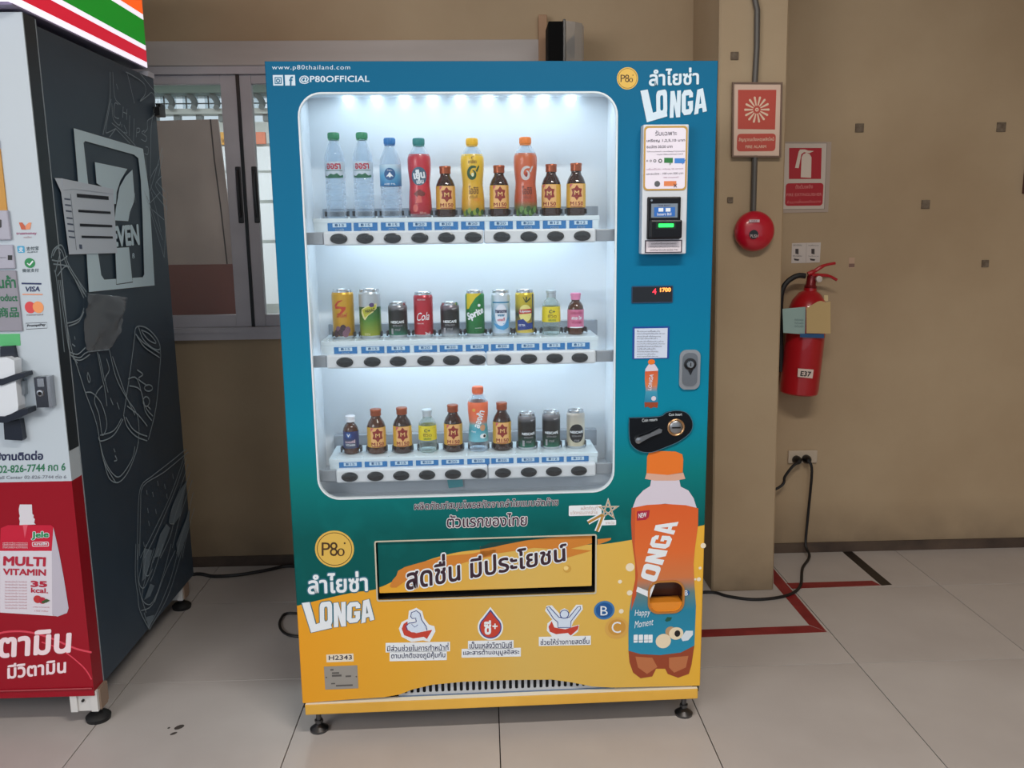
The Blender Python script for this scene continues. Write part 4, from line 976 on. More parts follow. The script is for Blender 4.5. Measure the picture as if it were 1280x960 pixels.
def cls_lon(g, R, H):
    wtext(g, R, 'ลองก้า', .001, H*.52, .052, .021, 1, .0014, .05, rot=1.25); wpoly(g, R, ell(-.012, H*.66, .0045, .0045), 2, .0014); wtext(g, R, 'Happy', -.014, H*.32, .014, .007, 1, .0014, .01)
    wpoly(g, R, ell(.012, H*.38, .008, .009), 3, .0014); wpoly(g, R, ell(.014, H*.25, .010, .007), 1, .0012); wpoly(g, R, ell(.017, H*.25, .004, .004), 4, .0016)
    return [WHITE, mat('seal_gold', (220, 170, 70), .4), mat('fruit_tan', (200, 150, 110), .4), mat('seed_black', (20, 14, 14), .4)]
soft(2, 5, 'orange-capped longan drink bottle, the tallest on the bottom shelf', ('cap_coral', (240, 112, 64)), 483, [(0, (120, 190, 206)), (.3, (60, 156, 178)), (.42, (90, 170, 180)), (.52, (220, 120, 90)), (.7, (232, 108, 66)), (1, (232, 106, 60))], cls_lon, r=.0285, sl=(.16, .775))
# --- little amber tonic bottles
def tonic(ri, k, label, ytop, rot=0, light=False, lab='gold'):
    t = drink(ri, k, 'tonic_bottle', label, 'bottle', rot); H = height(ri, k, ytop); r = .0262
    pr = [(0, .003), (r*.8, 0), (r*.98, .003), (r, .008), (r, H*.585), (r*.96, H*.64), (r*.80, H*.72), (r*.56, H*.79), (r*.50, H*.83), (r*.50, H*.90)]
    G().lathe(pr, 28).build('bottle_body', AMBER2 if light else AMBER, t); R = prof_r(pr[1:])
    G().lathe([(.0145, H*.85), (.0152, H*.855), (.0152, H*.95), (.0158, H*.955), (.0158, H-.001), (.015, H), (0, H)], 24).build('cap', mat('cap_copper', (158, 76, 40), .3, .5), t)
    z0, z1 = H*.16, H*.61; g = sleeve(R, z0, z1, .0005, 0, n=2)
    wpoly(g, R, [(-.019, z0+.001), (.019, z0+.001), (.019, z1-.001), (-.019, z1-.001)], 1, .0009)
    wpoly(g, R, starp(0, z0+(z1-z0)*.62, .0165, k=.68), 2, .0014); wtext(g, R, 'M', 0, z0+(z1-z0)*.62, .0125, .0115, 3, .002, .02)
    wtext(g, R, 'M150', 0, z0+(z1-z0)*.17, .036, .010, 2, .0014, .03); wpoly(g, R, [(-.017, z0+.0015), (.017, z0+.0015), (.017, z0+.0035), (-.017, z0+.0035)], 2, .0014)
    wpoly(g, R, [(-.019, z1-.001), (-.019, z1-.012), (-.010, z1-.001)], 4, .0012)
    g.build('bottle_label', [mat('tonic_gold', (214, 164, 50), .4), mat('tonic_amber', (230, 176, 110), .4), mat('tonic_maroon', (140, 28, 16), .4), mat('tonic_gold_letter', (232, 190, 120), .4), mat('tonic_rose', (200, 90, 100), .4)], t)
GT = None
tonic(0, 4, 'amber tonic bottle between the red bottle and the yellow tea, top shelf', 207.5, .12)
tonic(0, 6, 'amber tonic bottle between the yellow tea and the orange tea, top shelf', 207, .05)
tonic(0, 8, 'amber tonic bottle just right of the orange tea, top shelf', 206, -.3)
tonic(0, 9, 'amber tonic bottle at the right end of the top shelf', 205, -.05)
tonic(2, 1, 'amber tonic bottle beside the small navy-labelled bottle, bottom shelf', 508, .22, True)
tonic(2, 2, 'amber tonic bottle just left of the clear yellow-labelled one, bottom shelf', 507, .1)
tonic(2, 4, 'amber tonic bottle between the clear bottle and the longan bottle, bottom shelf', 505, .03)
tonic(2, 6, 'amber tonic bottle between the longan bottle and the dark green cans', 503.5, 0)
# --- other small bottles
def small(ri, k, label, ytop, body, capm, labm, r, kind, rot=0):
    t = drink(ri, k, 'vitamin_bottle', label, 'bottle', rot); H = height(ri, k, ytop)
    pr = [(0, .003), (r*.8, 0), (r*.98, .003), (r, .008), (r, H*.60), (r*.93, H*.68), (r*.72, H*.76), (r*.52, H*.80), (r*.50, H*.90)]
    G().lathe(pr, 26).build('bottle_body', body, t); R = prof_r(pr[1:])
    rc = r*.60 if kind != 'y' else r*.52
    G().lathe([(rc, H*.84), (rc, H*.93), (rc*1.1, H*.94), (rc*1.1, H-.001), (rc, H), (0, H)], 22).build('cap', capm, t)
    z0, z1 = (H*.30, H*.64) if kind == 'y' else (H*.17, H*.61)
    if kind == 'n': z0 = H*.17
    g = sleeve(R, z0, z1, .0007, 0, n=2); h = z1-z0
    if kind == 'y':
        wtext(g, R, 'C+', 0, z0+h*.70, .017, .009, 1, .0014, .05); wtext(g, R, 'ซีวิต', 0, z0+h*.40, .024, .010, 2, .0014, .03); wtext(g, R, 'เลมอน', 0, z0+h*.14, .020, .006, 3, .0014, .02)
        ms = [mat('ink_green_grey', (70, 90, 60), .4), mat('ink_olive', (150, 130, 20), .4), mat('ink_leaf', (70, 130, 40), .4)]
    elif kind == 'n':
        wpoly(g, R, ell(-.004, z0+h*.78, .0085, .0085), 1, .0012); wtext(g, R, 'V', -.004, z0+h*.78, .009, .009, 2, .0018, .05)
        wpoly(g, R, [(-.018, z0), (.018, z0), (.018, z0+h*.52), (-.018, z0+h*.52)], 3, .0009); wtext(g, R, 'เบอร์รี่', 0, z0+h*.42, .028, .010, 4, .0014, .04)
        wtext(g, R, 'VITAMIN', 0, z0+h*.2, .026, .006, 2, .0014, .03)
        ms = [mat('v_blue', (40, 90, 160), .4), WHITE, mat('panel_slate', (60, 70, 100), .4), mat('ink_pink_pale', (220, 190, 204), .4)]
    else:
        wtext(g, R, 'COLLAGEN', 0, z0+h*.82, .032, .007, 1, .0014, .04); wtext(g, R, 'สวย ใส', 0, z0+h*.56, .028, .010, 2, .0014, .04); wtext(g, R, 'VITAMIN', 0, z0+h*.3, .028, .007, 1, .0014, .04)
        wpoly(g, R, [(-.019, z0), (.019, z0), (.019, z0+.003), (-.019, z0+.003)], 2, .0012)
        ms = [mat('ink_magenta', (176, 60, 110), .4), WHITE]
    g.build('bottle_label', [labm]+ms, t)
CL2 = clear_mat('clear_glass_bottle', (232, 240, 238), .7, .10, .04, (200, 214, 216))
small(1, 8, 'clear glass bottle with silver cap and yellow label, middle shelf', 364, CL2, mat('cap_silver', (190, 200, 206), .3, .6), mat('label_lemon', (226, 206, 30), .4), .0255, 'y')
small(1, 9, 'brown bottle with pink cap and pink label, right end of the middle shelf', 368, AMBER2, mat('cap_pink', (216, 130, 170), .4), mat('label_rose', (204, 110, 146), .4), .0225, 'p')
small(2, 0, 'small brown bottle with white cap and navy label, bottom shelf', 515.5, AMBER2, mat('cap_white', (226, 228, 236), .4), mat('label_navy', (28, 46, 110), .4), .0215, 'n')
small(2, 3, 'clear glass bottle with pale cap and yellow label, bottom shelf', 510, CL2, mat('cap_pale', (196, 206, 214), .35, .3), mat('label_lemon', (226, 206, 30), .4), .0255, 'y')
# --- cans
def can(ri, k, label, ytop, r, stops, cls, rot=0, metal=.3):
    t = drink(ri, k, 'drink_can', label, 'can', rot); H = height(ri, k, ytop)
    G().lathe([(0, .004), (r*.78, .003), (r*.84, 0), (r*.9, .002), (r, .010), (r, H-.013), (r*.88, H-.003), (r*.90, H-.001), (r*.88, H), (r*.84, H-.001), (r*.83, H-.005), (0, H-.005)], 30).build('can_body', ALUC, t)
    g = G(); g.lathe([(.0, 0), (.0055, 0), (.0065, .0006), (.0055, .0012), (0, .0012)], 14, (0, -.002, H-.0045)); g.box(-.004, .004, -.014, -.002, H-.0042, H-.0034); g.build('pull_tab', ALUC, t)
    R = lambda z: r
    lm = mat('can_print_%d_%d' % (ri, k), (100, 100, 100), .3, metal, coat=.3); ramp(lm, 2, .009, H-.013, stops)
    g = sleeve(R, .009, H-.0125, .0004, 0, n=2); g.lathe([(r*.92, H-.0065), (r+.0004, H-.0125)], 30, mi=0)
    ms = cls(g, R, H); g.build('can_wrap', [lm]+ms, t)
def k_yellow(g, R, H):
    wpoly(g, R, [(.002, H*.80), (-.010, H*.78), (-.020, H*.70), (-.018, H*.62), (-.004, H*.63), (.000, H*.60), (-.006, H*.54), (-.016, H*.50), (.000, H*.52), (.010, H*.60), (.012, H*.66), (-.006, H*.67), (-.014, H*.68), (-.008, H*.74), (.004, H*.79)], 1)
    wtext(g, R, 'สิงห์', .0, H*.49, .028, .012, 1, .001, .03, .3)
    for i, (x, z) in enumerate(((-.012, .2), (.002, .23), (.014, .19), (-.004, .14), (.008, .12), (-.018, .12))): wpoly(g, R, ell(x, H*z, .008, .010), 2+(i % 2), .0009+.0002*i)
    return [mat('ink_vermilion', (190, 60, 20), .4), mat('grape_mauve', (120, 84, 104), .4), mat('grape_dark', (58, 34, 46), .4)]
can(1, 0, 'tall yellow can with red script, leftmost on the middle shelf', 359, .0295, [(0, (160, 120, 20)), (.35, (200, 150, 20)), (1, (206, 156, 20))], k_yellow)
def k_green(g, R, H):
    wpoly(g, R, [(-.022, H*.60), (-.008, H*.66), (.008, H*.70), (.023, H*.72), (.022, H*.62), (.012, H*.55), (-.002, H*.48), (-.012, H*.38), (-.018, H*.44), (-.023, H*.53)], 1); wpoly(g, R, [(-.019, H*.59), (-.006, H*.64), (.020, H*.69), (.019, H*.62), (.002, H*.52), (-.012, H*.43)], 2, .001)
    wtext(g, R, 'MANAO', .003, H*.58, .026, .010, 3, .0014, .03, .2, .25); wpoly(g, R, ell(.008, H*.69, .007, .006), 4, .0012); wtext(g, R, 'SODA', -.006, H*.10, .016, .006, 1, .001, .02)
    return [mat('can_cream', (216, 210, 150), .4), mat('can_lime', (180, 180, 40), .4), mat('can_ink_dark', (40, 30, 20), .4), mat('can_mauve', (80, 60, 110), .4)]
can(1, 1, 'tall can with silver top and green lower half, middle shelf', 359, .0295, [(0, (150, 160, 40)), (.4, (70, 130, 40)), (.69, (20, 90, 50)), (.70, (176, 184, 190)), (1, (180, 188, 194))], k_green)
def k_cafe(cream):
    def f(g, R, H):
        if cream: wpoly(g, R, ell(0, H*.42, .0225, .027), 1)
        else: wpoly(g, R, ell(0, H*.58, .020, .022), 1)
        z = .47 if not cream else .46
        wtext(g, R, 'NESCAFÉ', 0, H*z, .038, .009, 2, .0012, .05); wtext(g, R, 'EXTRA RICH', 0, H*(z-.11), .026, .005, 3, .0012, .02); wtext(g, R, 'กาแฟ', 0, H*(z-.22), .014, .008, 3, .0012, .02)
        if not cream: wpoly(g, R, [(-.018, H*.12), (-.012, H*.12), (-.012, H*.28), (-.018, H*.28)], 3, .001); wpoly(g, R, [(.008, H*.80), (.020, H*.83), (.020, H*.86), (.004, H*.84)], 3, .001)
        return [mat('coffee_black', (8, 8, 12), .3), WHITE, mat('coffee_grey', (150, 150, 156), .4)]
    return f
DG = [(0, (20, 110, 84)), (.2, (10, 66, 54)), (.45, (18, 24, 30)), (.85, (20, 26, 34)), (1, (120, 120, 126))]
can(1, 2, 'short dark coffee can with a green base, between green and red cans', 376, .0262, DG, k_cafe(False))
can(1, 4, 'short dark coffee can with a grey base, between red and bright green cans', 377, .0262, [(0, (150, 156, 164)), (.2, (60, 66, 74)), (.3, (18, 20, 28)), (.85, (24, 26, 36)), (1, (110, 100, 110))], k_cafe(False))
def k_cola(g, R, H):
    wtext(g, R, 'Cola', .001, H*.48, .036, .022, 1, .0012, .01, .3, .08); wtext(g, R, 'COCA-COLA', -.004, H*.85, .022, .004, 1, .001, .02); wtext(g, R, 'ORIGINAL TASTE', -.008, H*.32, .018, .003, 1, .001, .01); wtext(g, R, 'ใหม่', .012, H*.10, .014, .008, 1, .001, .04)
    return [WHITE]
can(1, 3, 'slim red can with white script in the middle shelf', 364, .0262, [(0, (170, 10, 34)), (.5, (190, 16, 40)), (1, (170, 14, 40))], k_cola)
def k_green2(g, R, H):
    wpoly(g, R, [(-.026, H*.95), (.018, H*.95), (.002, H*.86), (-.012, H*.70), (-.018, H*.62), (-.026, H*.60)], 1)
    wtext(g, R, 'Sprite', .001, H*.50, .052, .026, 2, .0012, .06, .1, .42); wtext(g, R, 'เลมอนไลม์', .008, H*.2, .018, .003, 2, .001, .01); wpoly(g, R, ell(.011, H*.69, .004, .004), 2, .0012)
    return [mat('can_yellow', (212, 190, 30), .35), WHITE]
can(1, 5, 'slim bright green can with slanted white lettering, middle shelf', 363, .0262, [(0, (0, 96, 44)), (.5, (0, 122, 52)), (1, (10, 130, 60))], k_green2)
def k_blue(g, R, H):
    wpoly(g, R, [(-.0265, H*.73), (.0265, H*.73), (.0265, H*.76), (-.0265, H*.76)], 1); wpoly(g, R, ell(0, H*.47, .0175, .030), 2)
    wtext(g, R, 'mansome', 0, H*.55, .032, .009, 3, .0012, .05); wtext(g, R, 'water', 0, H*.47, .020, .007, 1, .0012, .04); wtext(g, R, 'เฮลตี้', 0, H*.38, .020, .010, 4, .0012, .03)
    wpoly(g, R, [(-.024, H*.30), (-.008, H*.26), (.010, H*.30), (.024, H*.42), (.024, H*.2), (.006, H*.14), (-.012, H*.18)], 5, .0006)
    return [mat('can_teal', (24, 120, 160), .35), mat('can_pale', (220, 226, 240), .4), mat('can_navy', (20, 40, 90), .4), mat('can_rose', (200, 60, 90), .4), mat('can_sky', (70, 150, 204), .4)]
can(1, 6, 'slim pale blue and white can in the middle shelf', 363, .0262, [(0, (190, 206, 222)), (.4, (120, 176, 214)), (.8, (196, 214, 230)), (1, (206, 216, 226))], k_blue)
def k_lip(g, R, H):
    wpoly(g, R, ell(.0, H*.50, .0185, .024), 1); wpoly(g, R, [(-.018, H*.48), (.018, H*.50), (.018, H*.60), (-.018, H*.58)], 2, .0012); wtext(g, R, 'Lipton', 0, H*.54, .030, .008, 3, .0016, .04)
    for a in (-.3, .15, .7): wpoly(g, R, [(0, H*.74), (.022*math.sin(a)-.0015, H*.74+.017*math.cos(a)), (.022*math.sin(a)+.002, H*.74+.014*math.cos(a)), (.003, H*.73)], 4, .0012)
    wpoly(g, R, [(-.024, H*.34), (-.006, H*.38), (.006, H*.28), (.022, H*.30), (.022, H*.16), (-.024, H*.12)], 5, .0008); wtext(g, R, 'ICE TEA', -.010, H*.24, .018, .006, 3, .0014, .03)
    wpoly(g, R, [(.021, H*.12), (.026, H*.12), (.026, H*.92), (.021, H*.92)], 6, .0008)
    return [mat('lemon_pale', (224, 214, 130), .4), mat('tea_red', (180, 30, 34), .4), WHITE, mat('tea_leaf_dark', (40, 60, 20), .4), mat('tea_blue', (20, 50, 130), .4), mat('tea_blue_dark', (20, 60, 80), .4)]
can(1, 7, 'slim yellow and blue lemon tea can beside the clear bottle', 363, .0262, [(0, (210, 190, 90)), (.12, (200, 170, 40)), (.5, (40, 60, 60)), (.75, (190, 170, 30)), (1, (206, 180, 40))], k_lip)
can(2, 7, 'dark green coffee can nearest the amber bottles on the bottom shelf', 517, .0255, DG, k_cafe(False), .15)
can(2, 8, 'dark green coffee can beside the cream can on the bottom shelf', 515.5, .0255, DG, k_cafe(False), -.05)
can(2, 9, 'cream coffee can with black circle at the end of the bottom shelf', 514.5, .0255, [(0, (206, 196, 170)), (.6, (214, 206, 186)), (1, (190, 184, 176))], k_cafe(True))

# ================================================================ the dark snack machine at the left
XS, YF = -1.168, 2.378
SM = thing('vending_machine', 'dark snack vending machine with red and white front and line drawings on its side', 'vending machine', Matrix.Translation((XS, YF, 0)))
ML = Matrix.Translation((XS, YF, 0))
FF = Space(ML, 1, 0, -1); FS = Space(ML, 0, 0, 1)
sidem = noise_colour(mat('charcoal_panel', (48, 66, 82), .42, spec=.5), (44, 61, 77), (53, 71, 87), 2)[0]
ZB, ZT = .098, 1.985; YB = .905
G().cbox(-1.25, -.004, .07, YB, ZB, ZT, .004).build('cabinet', sidem, SM)
fw = mat('front_white', (196, 208, 218), .4); fr_ = mat('front_red', (156, 13, 34), .35, spec=.3); fn = mat('front_charcoal', (34, 46, 56), .4)
zr = FF.uv((100, 601))[1]; zw = FS.uv((88, 563))[1]
g = G()
g.box(-1.25, 0, 0, .062, zr, ZT+.015, 0); g.box(-1.25, 0, 0, .062, ZB, zr, 1)
d2 = g.build('door', [fw, fr_], SM)
g = G(); g.plate(FS, [[(.004, zw), (.062, zw), (.062, ZT+.015), (.004, ZT+.015)]], .0006); g.build('door_side_sticker', fn, d2)
g = G(); g.tube([(-1.2, -.003, FF.uv((60, 862))[1]), (-.003, -.003, FF.uv((110, 860))[1])], .003, 6); g.build('door_bead', fr_, d2)
g = G(); g.plate(FS, [[(.0635, ZB), (.0665, ZB), (.0665, ZT+.012), (.0635, ZT+.012)]], -.002, .0012); g.build('door_seam_highlight', mat('seam_highlight_grey', (150, 160, 168), .4), SM)  # pale strip, the highlight along the door seam put in as colour
# big number seven mark with frame, lettering, reg. mark
LG = mat('logo_pale', (212, 236, 248), .5)
k1 = crop(0, 0, 3.765); k2 = crop(0, 240, 4)
def uvs(sp, px): return [sp.uv(q) for q in px]
g = G()
outerf = uvs(FS, k1((345, 603), (672, 700))+k2((772, 467), (443, 500))+k1((372, 850), (265, 830)))
outerf = uvs(FS, k1((345, 603), (672, 700))+k2((745, 0), (772, 467), (443, 500), (432, 315))+k1((366, 850)))
innerf = uvs(FS, k1((392, 672), (400, 664), (630, 728), (650, 745), (662, 850))+k2((712, 130), (720, 412), (712, 426), (520, 438), (505, 415), (490, 310))+k1((412, 850)))
g.plate(FS, [outerf, innerf[::-1]], .0008)
g.build('logo_frame', LG, SM)
g = G(); g.poly(FS, k1((445, 763), (598, 795), (565, 850), (548, 905), (545, 960), (520, 960), (505, 895), (453, 862)), .0009)
g.poly(FS, k1((622, 798), (635, 960))+k2((672, 0), (668, 50), (648, 100), (640, 146), (572, 142), (578, 80), (590, 20))+k1((552, 930), (562, 880), (590, 830)), .0009)
g.poly(FS, k2((574, 280), (643, 276), (660, 448), (582, 460)), .0013)
g.ribbon(FS, k2((574, 290), (580, 462), (662, 450), (655, 380)), .004, .0011, 1)
g.build('logo_numeral', [LG, sidem], SM)
g = G(); g.text(FS, 'EVEN', *k2((560, 277), (698, 266), (550, 172)), .0012, 0, .05, tr=k2((690, 160))[0])
g.text(FS, 'R', *k2((660, 330), (672, 328), (660, 308)), .0012, 0, .01); g.disc(FS, k2((666, 319))[0], 3.4, .001, None, 0, inner=.82)
g.build('logo_lettering', LG, SM)
# taped papers
PM = mat('paper_cool', (214, 226, 240), .6)
g = G(); g.poly(FS, k2((268, -70), (300, -68), (560, -15), (580, 305), (340, 312), (300, 0)), .003, .0036, 0)
g2 = [k2(*q) for q in (((375, 8), (535, 22), (537, 40), (377, 26)), ((383, 88), (545, 98), (547, 110), (384, 101)), ((391, 158), (553, 165), (555, 177), (392, 172)), ((400, 218), (556, 222), (558, 233), (401, 230)))]
for q in g2: g.poly(FS, q, .0046, None, 1)
for y in (30, 60, 90, 125, 155, 190, 220): g.poly(FS, k2((310+y*.12, y), (340+y*.12, y+4), (341+y*.12, y+12), (311+y*.12, y+8)), .0042, None, 2)
g.ribbon(FS, k2((345, 10), (375, 290)), .003, .0042, 3); g.poly(FS, k2((388, 262), (402, 263), (404, 285), (390, 284)), .0046, None, 2)
o = g.build('notice_sheet', [PM, mat('print_black', (14, 18, 34), .6), mat('print_grey', (90, 104, 130), .6), mat('fold_grey', (120, 134, 156), .6)]); o.matrix_world = ML
tag(o, 'folded notice sheet with black bars taped over the large seven mark', 'paper')
g = G(); g.poly(FS, k2((300, -68), (560, -15), (560, 10), (360, -15), (310, -10)), .0044, .005); o = g.build('notice_sheet', PM); o.matrix_world = ML
tag(o, 'upper paper flap taped above the black-barred notice sheet', 'paper')
# crumpled plastic sleeve
k5_ = crop(60, 350, 3.556)
random.seed(3); nu, nv = 16, 20; g = G(); vs = []
Le = smooth_path([Vector(q) for q in k5_((165, 58), (158, 120), (156, 190), (160, 260), (165, 322))], 5); Ri = smooth_path([Vector(q) for q in k5_((345, 78), (342, 130), (322, 180), (298, 245), (268, 308))], 5)
for j_ in range(nv+1):
    for i_ in range(nu+1):
        u_ = i_/nu; q = Le[j_].lerp(Ri[j_], u_); a_ = FS.uv(q)
        h_ = .004+.026*math.exp(-((u_-.72)/.2)**2)*math.sin(math.pi*min(1, .1+j_/nv*.95))+.007*math.sin(9*u_+j_*.35)+random.uniform(-.0035, .0035)
        vs.append(FS.p3((a_[0]+random.uniform(-.002, .002), a_[1]+random.uniform(-.002, .002)), max(.002, h_)))
g.add(vs, [(j_*(nu+1)+i_, j_*(nu+1)+i_+1, (j_+1)*(nu+1)+i_+1, (j_+1)*(nu+1)+i_) for j_ in range(nv) for i_ in range(nu)], 0, True)
film = clear_mat('plastic_film', (206, 212, 218), .42, .03, .16, (225, 230, 236))
o = g.build('plastic_sleeve', film); o.matrix_world = ML; tag(o, 'crumpled clear plastic sleeve taped to the dark side of the left machine', 'plastic')
# line drawings on the side
LN = mat('doodle_grey', (150, 166, 176), .5); LN2 = mat('doodle_dim', (146, 162, 172), .5)
k5 = crop(60, 350, 3.556); kc = crop(100, 90, 7.38); k3 = crop(0, 460, 4)
def drawing(name, lines, w=.003, m=LN):
    g = G(); w *= 1.25
    for i, l in enumerate(lines):
        g.ribbon(FS, smooth_path([Vector(q) for q in l], 4) if len(l) > 2 else l, w, .0008+.00004*i)
    return g.build(name, m, SM)
def oval(cx, cz, rx, ry, rot=0, n=16):
    return [(cx+rx*math.cos(t)*math.cos(rot)-ry*math.sin(t)*math.sin(rot), cz+rx*math.cos(t)*math.sin(rot)+ry*math.sin(t)*math.cos(rot)) for t in [2*math.pi*i/n for i in range(n+1)]]
drawing('can_drawing', [k5((385, 245), (365, 400), (335, 600)), k5((500, 340), (480, 560), (445, 710)), k5((335, 600), (350, 650), (390, 695), (440, 715)), k5((345, 610), (370, 655), (400, 680), (440, 695)),
    k5((385, 245), (388, 215), (405, 205), (440, 215), (480, 255), (497, 295), (490, 310), (460, 300), (420, 260), (400, 205)), k5((395, 252), (430, 300), (495, 345)), k5((388, 240), (425, 280), (495, 325)),
    k5((412, 222), (450, 240), (478, 275), (470, 280), (440, 262), (412, 222)), k5((500, 340), (497, 295)),
    k5((355, 440), (395, 440), (430, 560), (465, 605)), k5((360, 470), (410, 490), (430, 580), (460, 625)), k5((350, 560), (400, 600), (440, 650)), oval(*k5((445, 480))[0], 5, 4), oval(*k5((435, 540))[0], 4, 6), k5((395, 400), (420, 420), (400, 440), (440, 470)), k5((440, 560), (455, 575))], .0035)
drawing('bottle_drawing', [k5((45, 0), (75, 200), (95, 320), (120, 360), (165, 500), (215, 640), (245, 800), (300, 900)), k5((52, 0), (85, 210), (110, 330), (130, 370)), k5((60, 0), (80, 170), (92, 190), (140, 170), (158, 125)), k5((120, 0), (158, 80)), k5((132, 0), (168, 75)),
    k5((90, 205), (135, 185), (158, 140)), k5((95, 320), (130, 330), (165, 300)), k5((100, 335), (140, 345), (175, 320), (270, 310)), k5((110, 350), (145, 356), (185, 330)),
    k5((270, 305), (300, 430), (345, 520), (395, 600), (402, 700), (385, 780), (350, 860), (310, 900), (270, 880), (245, 800)), k5((285, 340), (340, 500), (385, 600)), k5((230, 690), (290, 670), (325, 615)), k5((222, 700), (235, 716), (290, 690), (332, 618)),
    k5((228, 718), (250, 800), (285, 860), (320, 872), (370, 800), (385, 740)), k5((165, 500), (190, 500), (215, 520), (240, 560), (260, 640), (240, 690), (225, 600), (205, 540), (215, 500), (240, 470)),
    k5((218, 320), (240, 440), (250, 480), (260, 560)), k5((225, 330), (250, 450)), k5((258, 350), (270, 400), (252, 440), (265, 500)), k5((175, 410), (185, 440), (180, 455), (172, 430), (175, 410)), k5((275, 525), (287, 555)), k5((305, 545), (315, 575)), k5((290, 750), (296, 765)), k5((296, 780), (304, 800), (292, 805)), k5((115, 250), (118, 265)), k5((105, 285), (118, 295))], .003)
drawing('cup_drawing', [k2((255, 330), (265, 290), (300, 265), (320, 290), (345, 370), (430, 500)), k2((262, 320), (285, 280), (310, 300), (335, 370), (420, 510)), k2((258, 340), (300, 345), (335, 320)), k2((265, 360), (310, 365), (340, 370)), k2((285, 420), (320, 375), (345, 375)), k2((270, 390), (280, 430), (300, 600), (320, 800)), k2((300, 300), (290, 340), (275, 400))], .003)
drawing('chips_bag_drawing', [kc((275, 0), (275, 230), (235, 450), (210, 580)), kc((300, 0), (318, 230), (370, 300)), kc((285, 250), (250, 430), (235, 540), (250, 560), (330, 520)), kc((330, 520), (270, 600)), kc((290, 470), (400, 560), (510, 680)), kc((330, 525), (460, 660)),
    kc((430, 0), (460, 120), (500, 290)), kc((420, 0), (480, 30), (590, 110), (600, 200), (550, 270), (620, 220), (660, 190), (690, 250), (680, 340), (655, 500), (650, 700), (645, 960)), kc((540, 0), (720, 220)), kc((720, 260), (680, 400), (620, 450), (620, 520), (590, 560)),
    kc((350, 300), (318, 290), (310, 400), (350, 430), (350, 420)), kc((395, 320), (390, 420)), kc((430, 340), (425, 440)), kc((395, 370), (428, 385)), kc((290, 290), (300, 420), (330, 470), (360, 490), (370, 460)), kc((455, 400), (450, 590)), kc((495, 430), (490, 640)), kc((520, 520), (515, 600)), kc((520, 520), (545, 520), (545, 550), (520, 560)), kc((590, 540), (565, 560), (610, 600), (600, 640), (560, 620)), kc((380, 480), (380, 510)), kc((400, 490), (430, 560), (400, 555)),
    kc((600, 690), (625, 700), (620, 760), (590, 750)), kc((600, 780), (615, 960)), kc((755, 700), (700, 900), (640, 1100)), kc((760, 760), (720, 960)), kc((330, 110), (345, 160))], .0022, LN2)
drawing('carton_drawing', [[(180, 238), (205, 322)], [(205, 322), (209, 240)], [(183, 245), (203, 300)], [(189, 240), (195, 262), (201, 290)], [(190, 262), (205, 275)], [(186, 255), (200, 240)], [(198, 205), (187, 230), (209, 262)], [(202, 220), (194, 232), (207, 250)], [(196, 228), (206, 240)]], .0022, LN2)
lines = [k3((930, 405), (850, 470), (760, 540), (705, 590), (690, 700), (685, 960)), k3((940, 420), (820, 520), (715, 590), (702, 700), (697, 940)), k3((925, 430), (850, 640), (760, 830), (700, 950)), k3((930, 450), (870, 620), (780, 830), (720, 950)), k3((940, 480), (900, 600), (860, 700), (845, 770), (870, 780)), k3((950, 520), (880, 720), (850, 840), (800, 950)), k3((960, 560), (900, 740), (860, 900)), k3((965, 620), (930, 760), (880, 930)), k3((970, 700), (930, 850), (910, 950))]
k4 = crop(0, 680, 3.84)
lines += [k4((650, 0), (648, 150), (660, 250), (670, 320), (715, 410)), k4((665, 0), (658, 120), (670, 230), (700, 330)), k4((700, 0), (680, 90), (665, 180), (690, 210), (730, 120)), k4((740, 20), (700, 150), (680, 260), (720, 290), (760, 220)), k4((780, 0), (740, 130), (720, 180)), k4((820, 0), (780, 150), (730, 290), (675, 320)), k4((860, 0), (820, 160), (760, 310), (710, 400)), k4((880, 0), (850, 110), (800, 260), (715, 410)), k4((840, 30), (790, 140), (740, 280)), k4((700, 60), (690, 130), (712, 150), (735, 60)), k4((760, 20), (730, 90)), k4((690, 330), (700, 370))]
for (x, y) in ((730, 620), (785, 575), (820, 590), (830, 640), (735, 710), (775, 715), (740, 775), (715, 880), (760, 630), (860, 540)): lines.append(k3((x, y-10), (x+4, y+14)))
drawing('sandwich_drawing', lines, .0026, LN2)
g = G()
for i, q in enumerate((k3((905, 600), (935, 560), (900, 740), (870, 780), (845, 770), (860, 700)), k3((830, 780), (850, 800), (800, 940), (765, 950), (800, 830)), k3((950, 700), (940, 820), (890, 950), (880, 880)), k4((690, 20), (730, 30), (700, 160), (680, 180)), k4((720, 190), (740, 200), (720, 250), (690, 270)), k4((700, 350), (740, 340), (712, 410)))):
    g.poly(FS, q, .00075+.00003*i)
g.build('sandwich_shading', mat('doodle_fill', (112, 128, 140), .5), SM, kind='stuff')
G().box(-.012, .018, YB-.03, YB+.03, ZT-.13, ZT-.10).box(-.004, .012, YB, YB+.045, ZT-.125, ZT-.085).build('rear_catch', BLACK, SM)
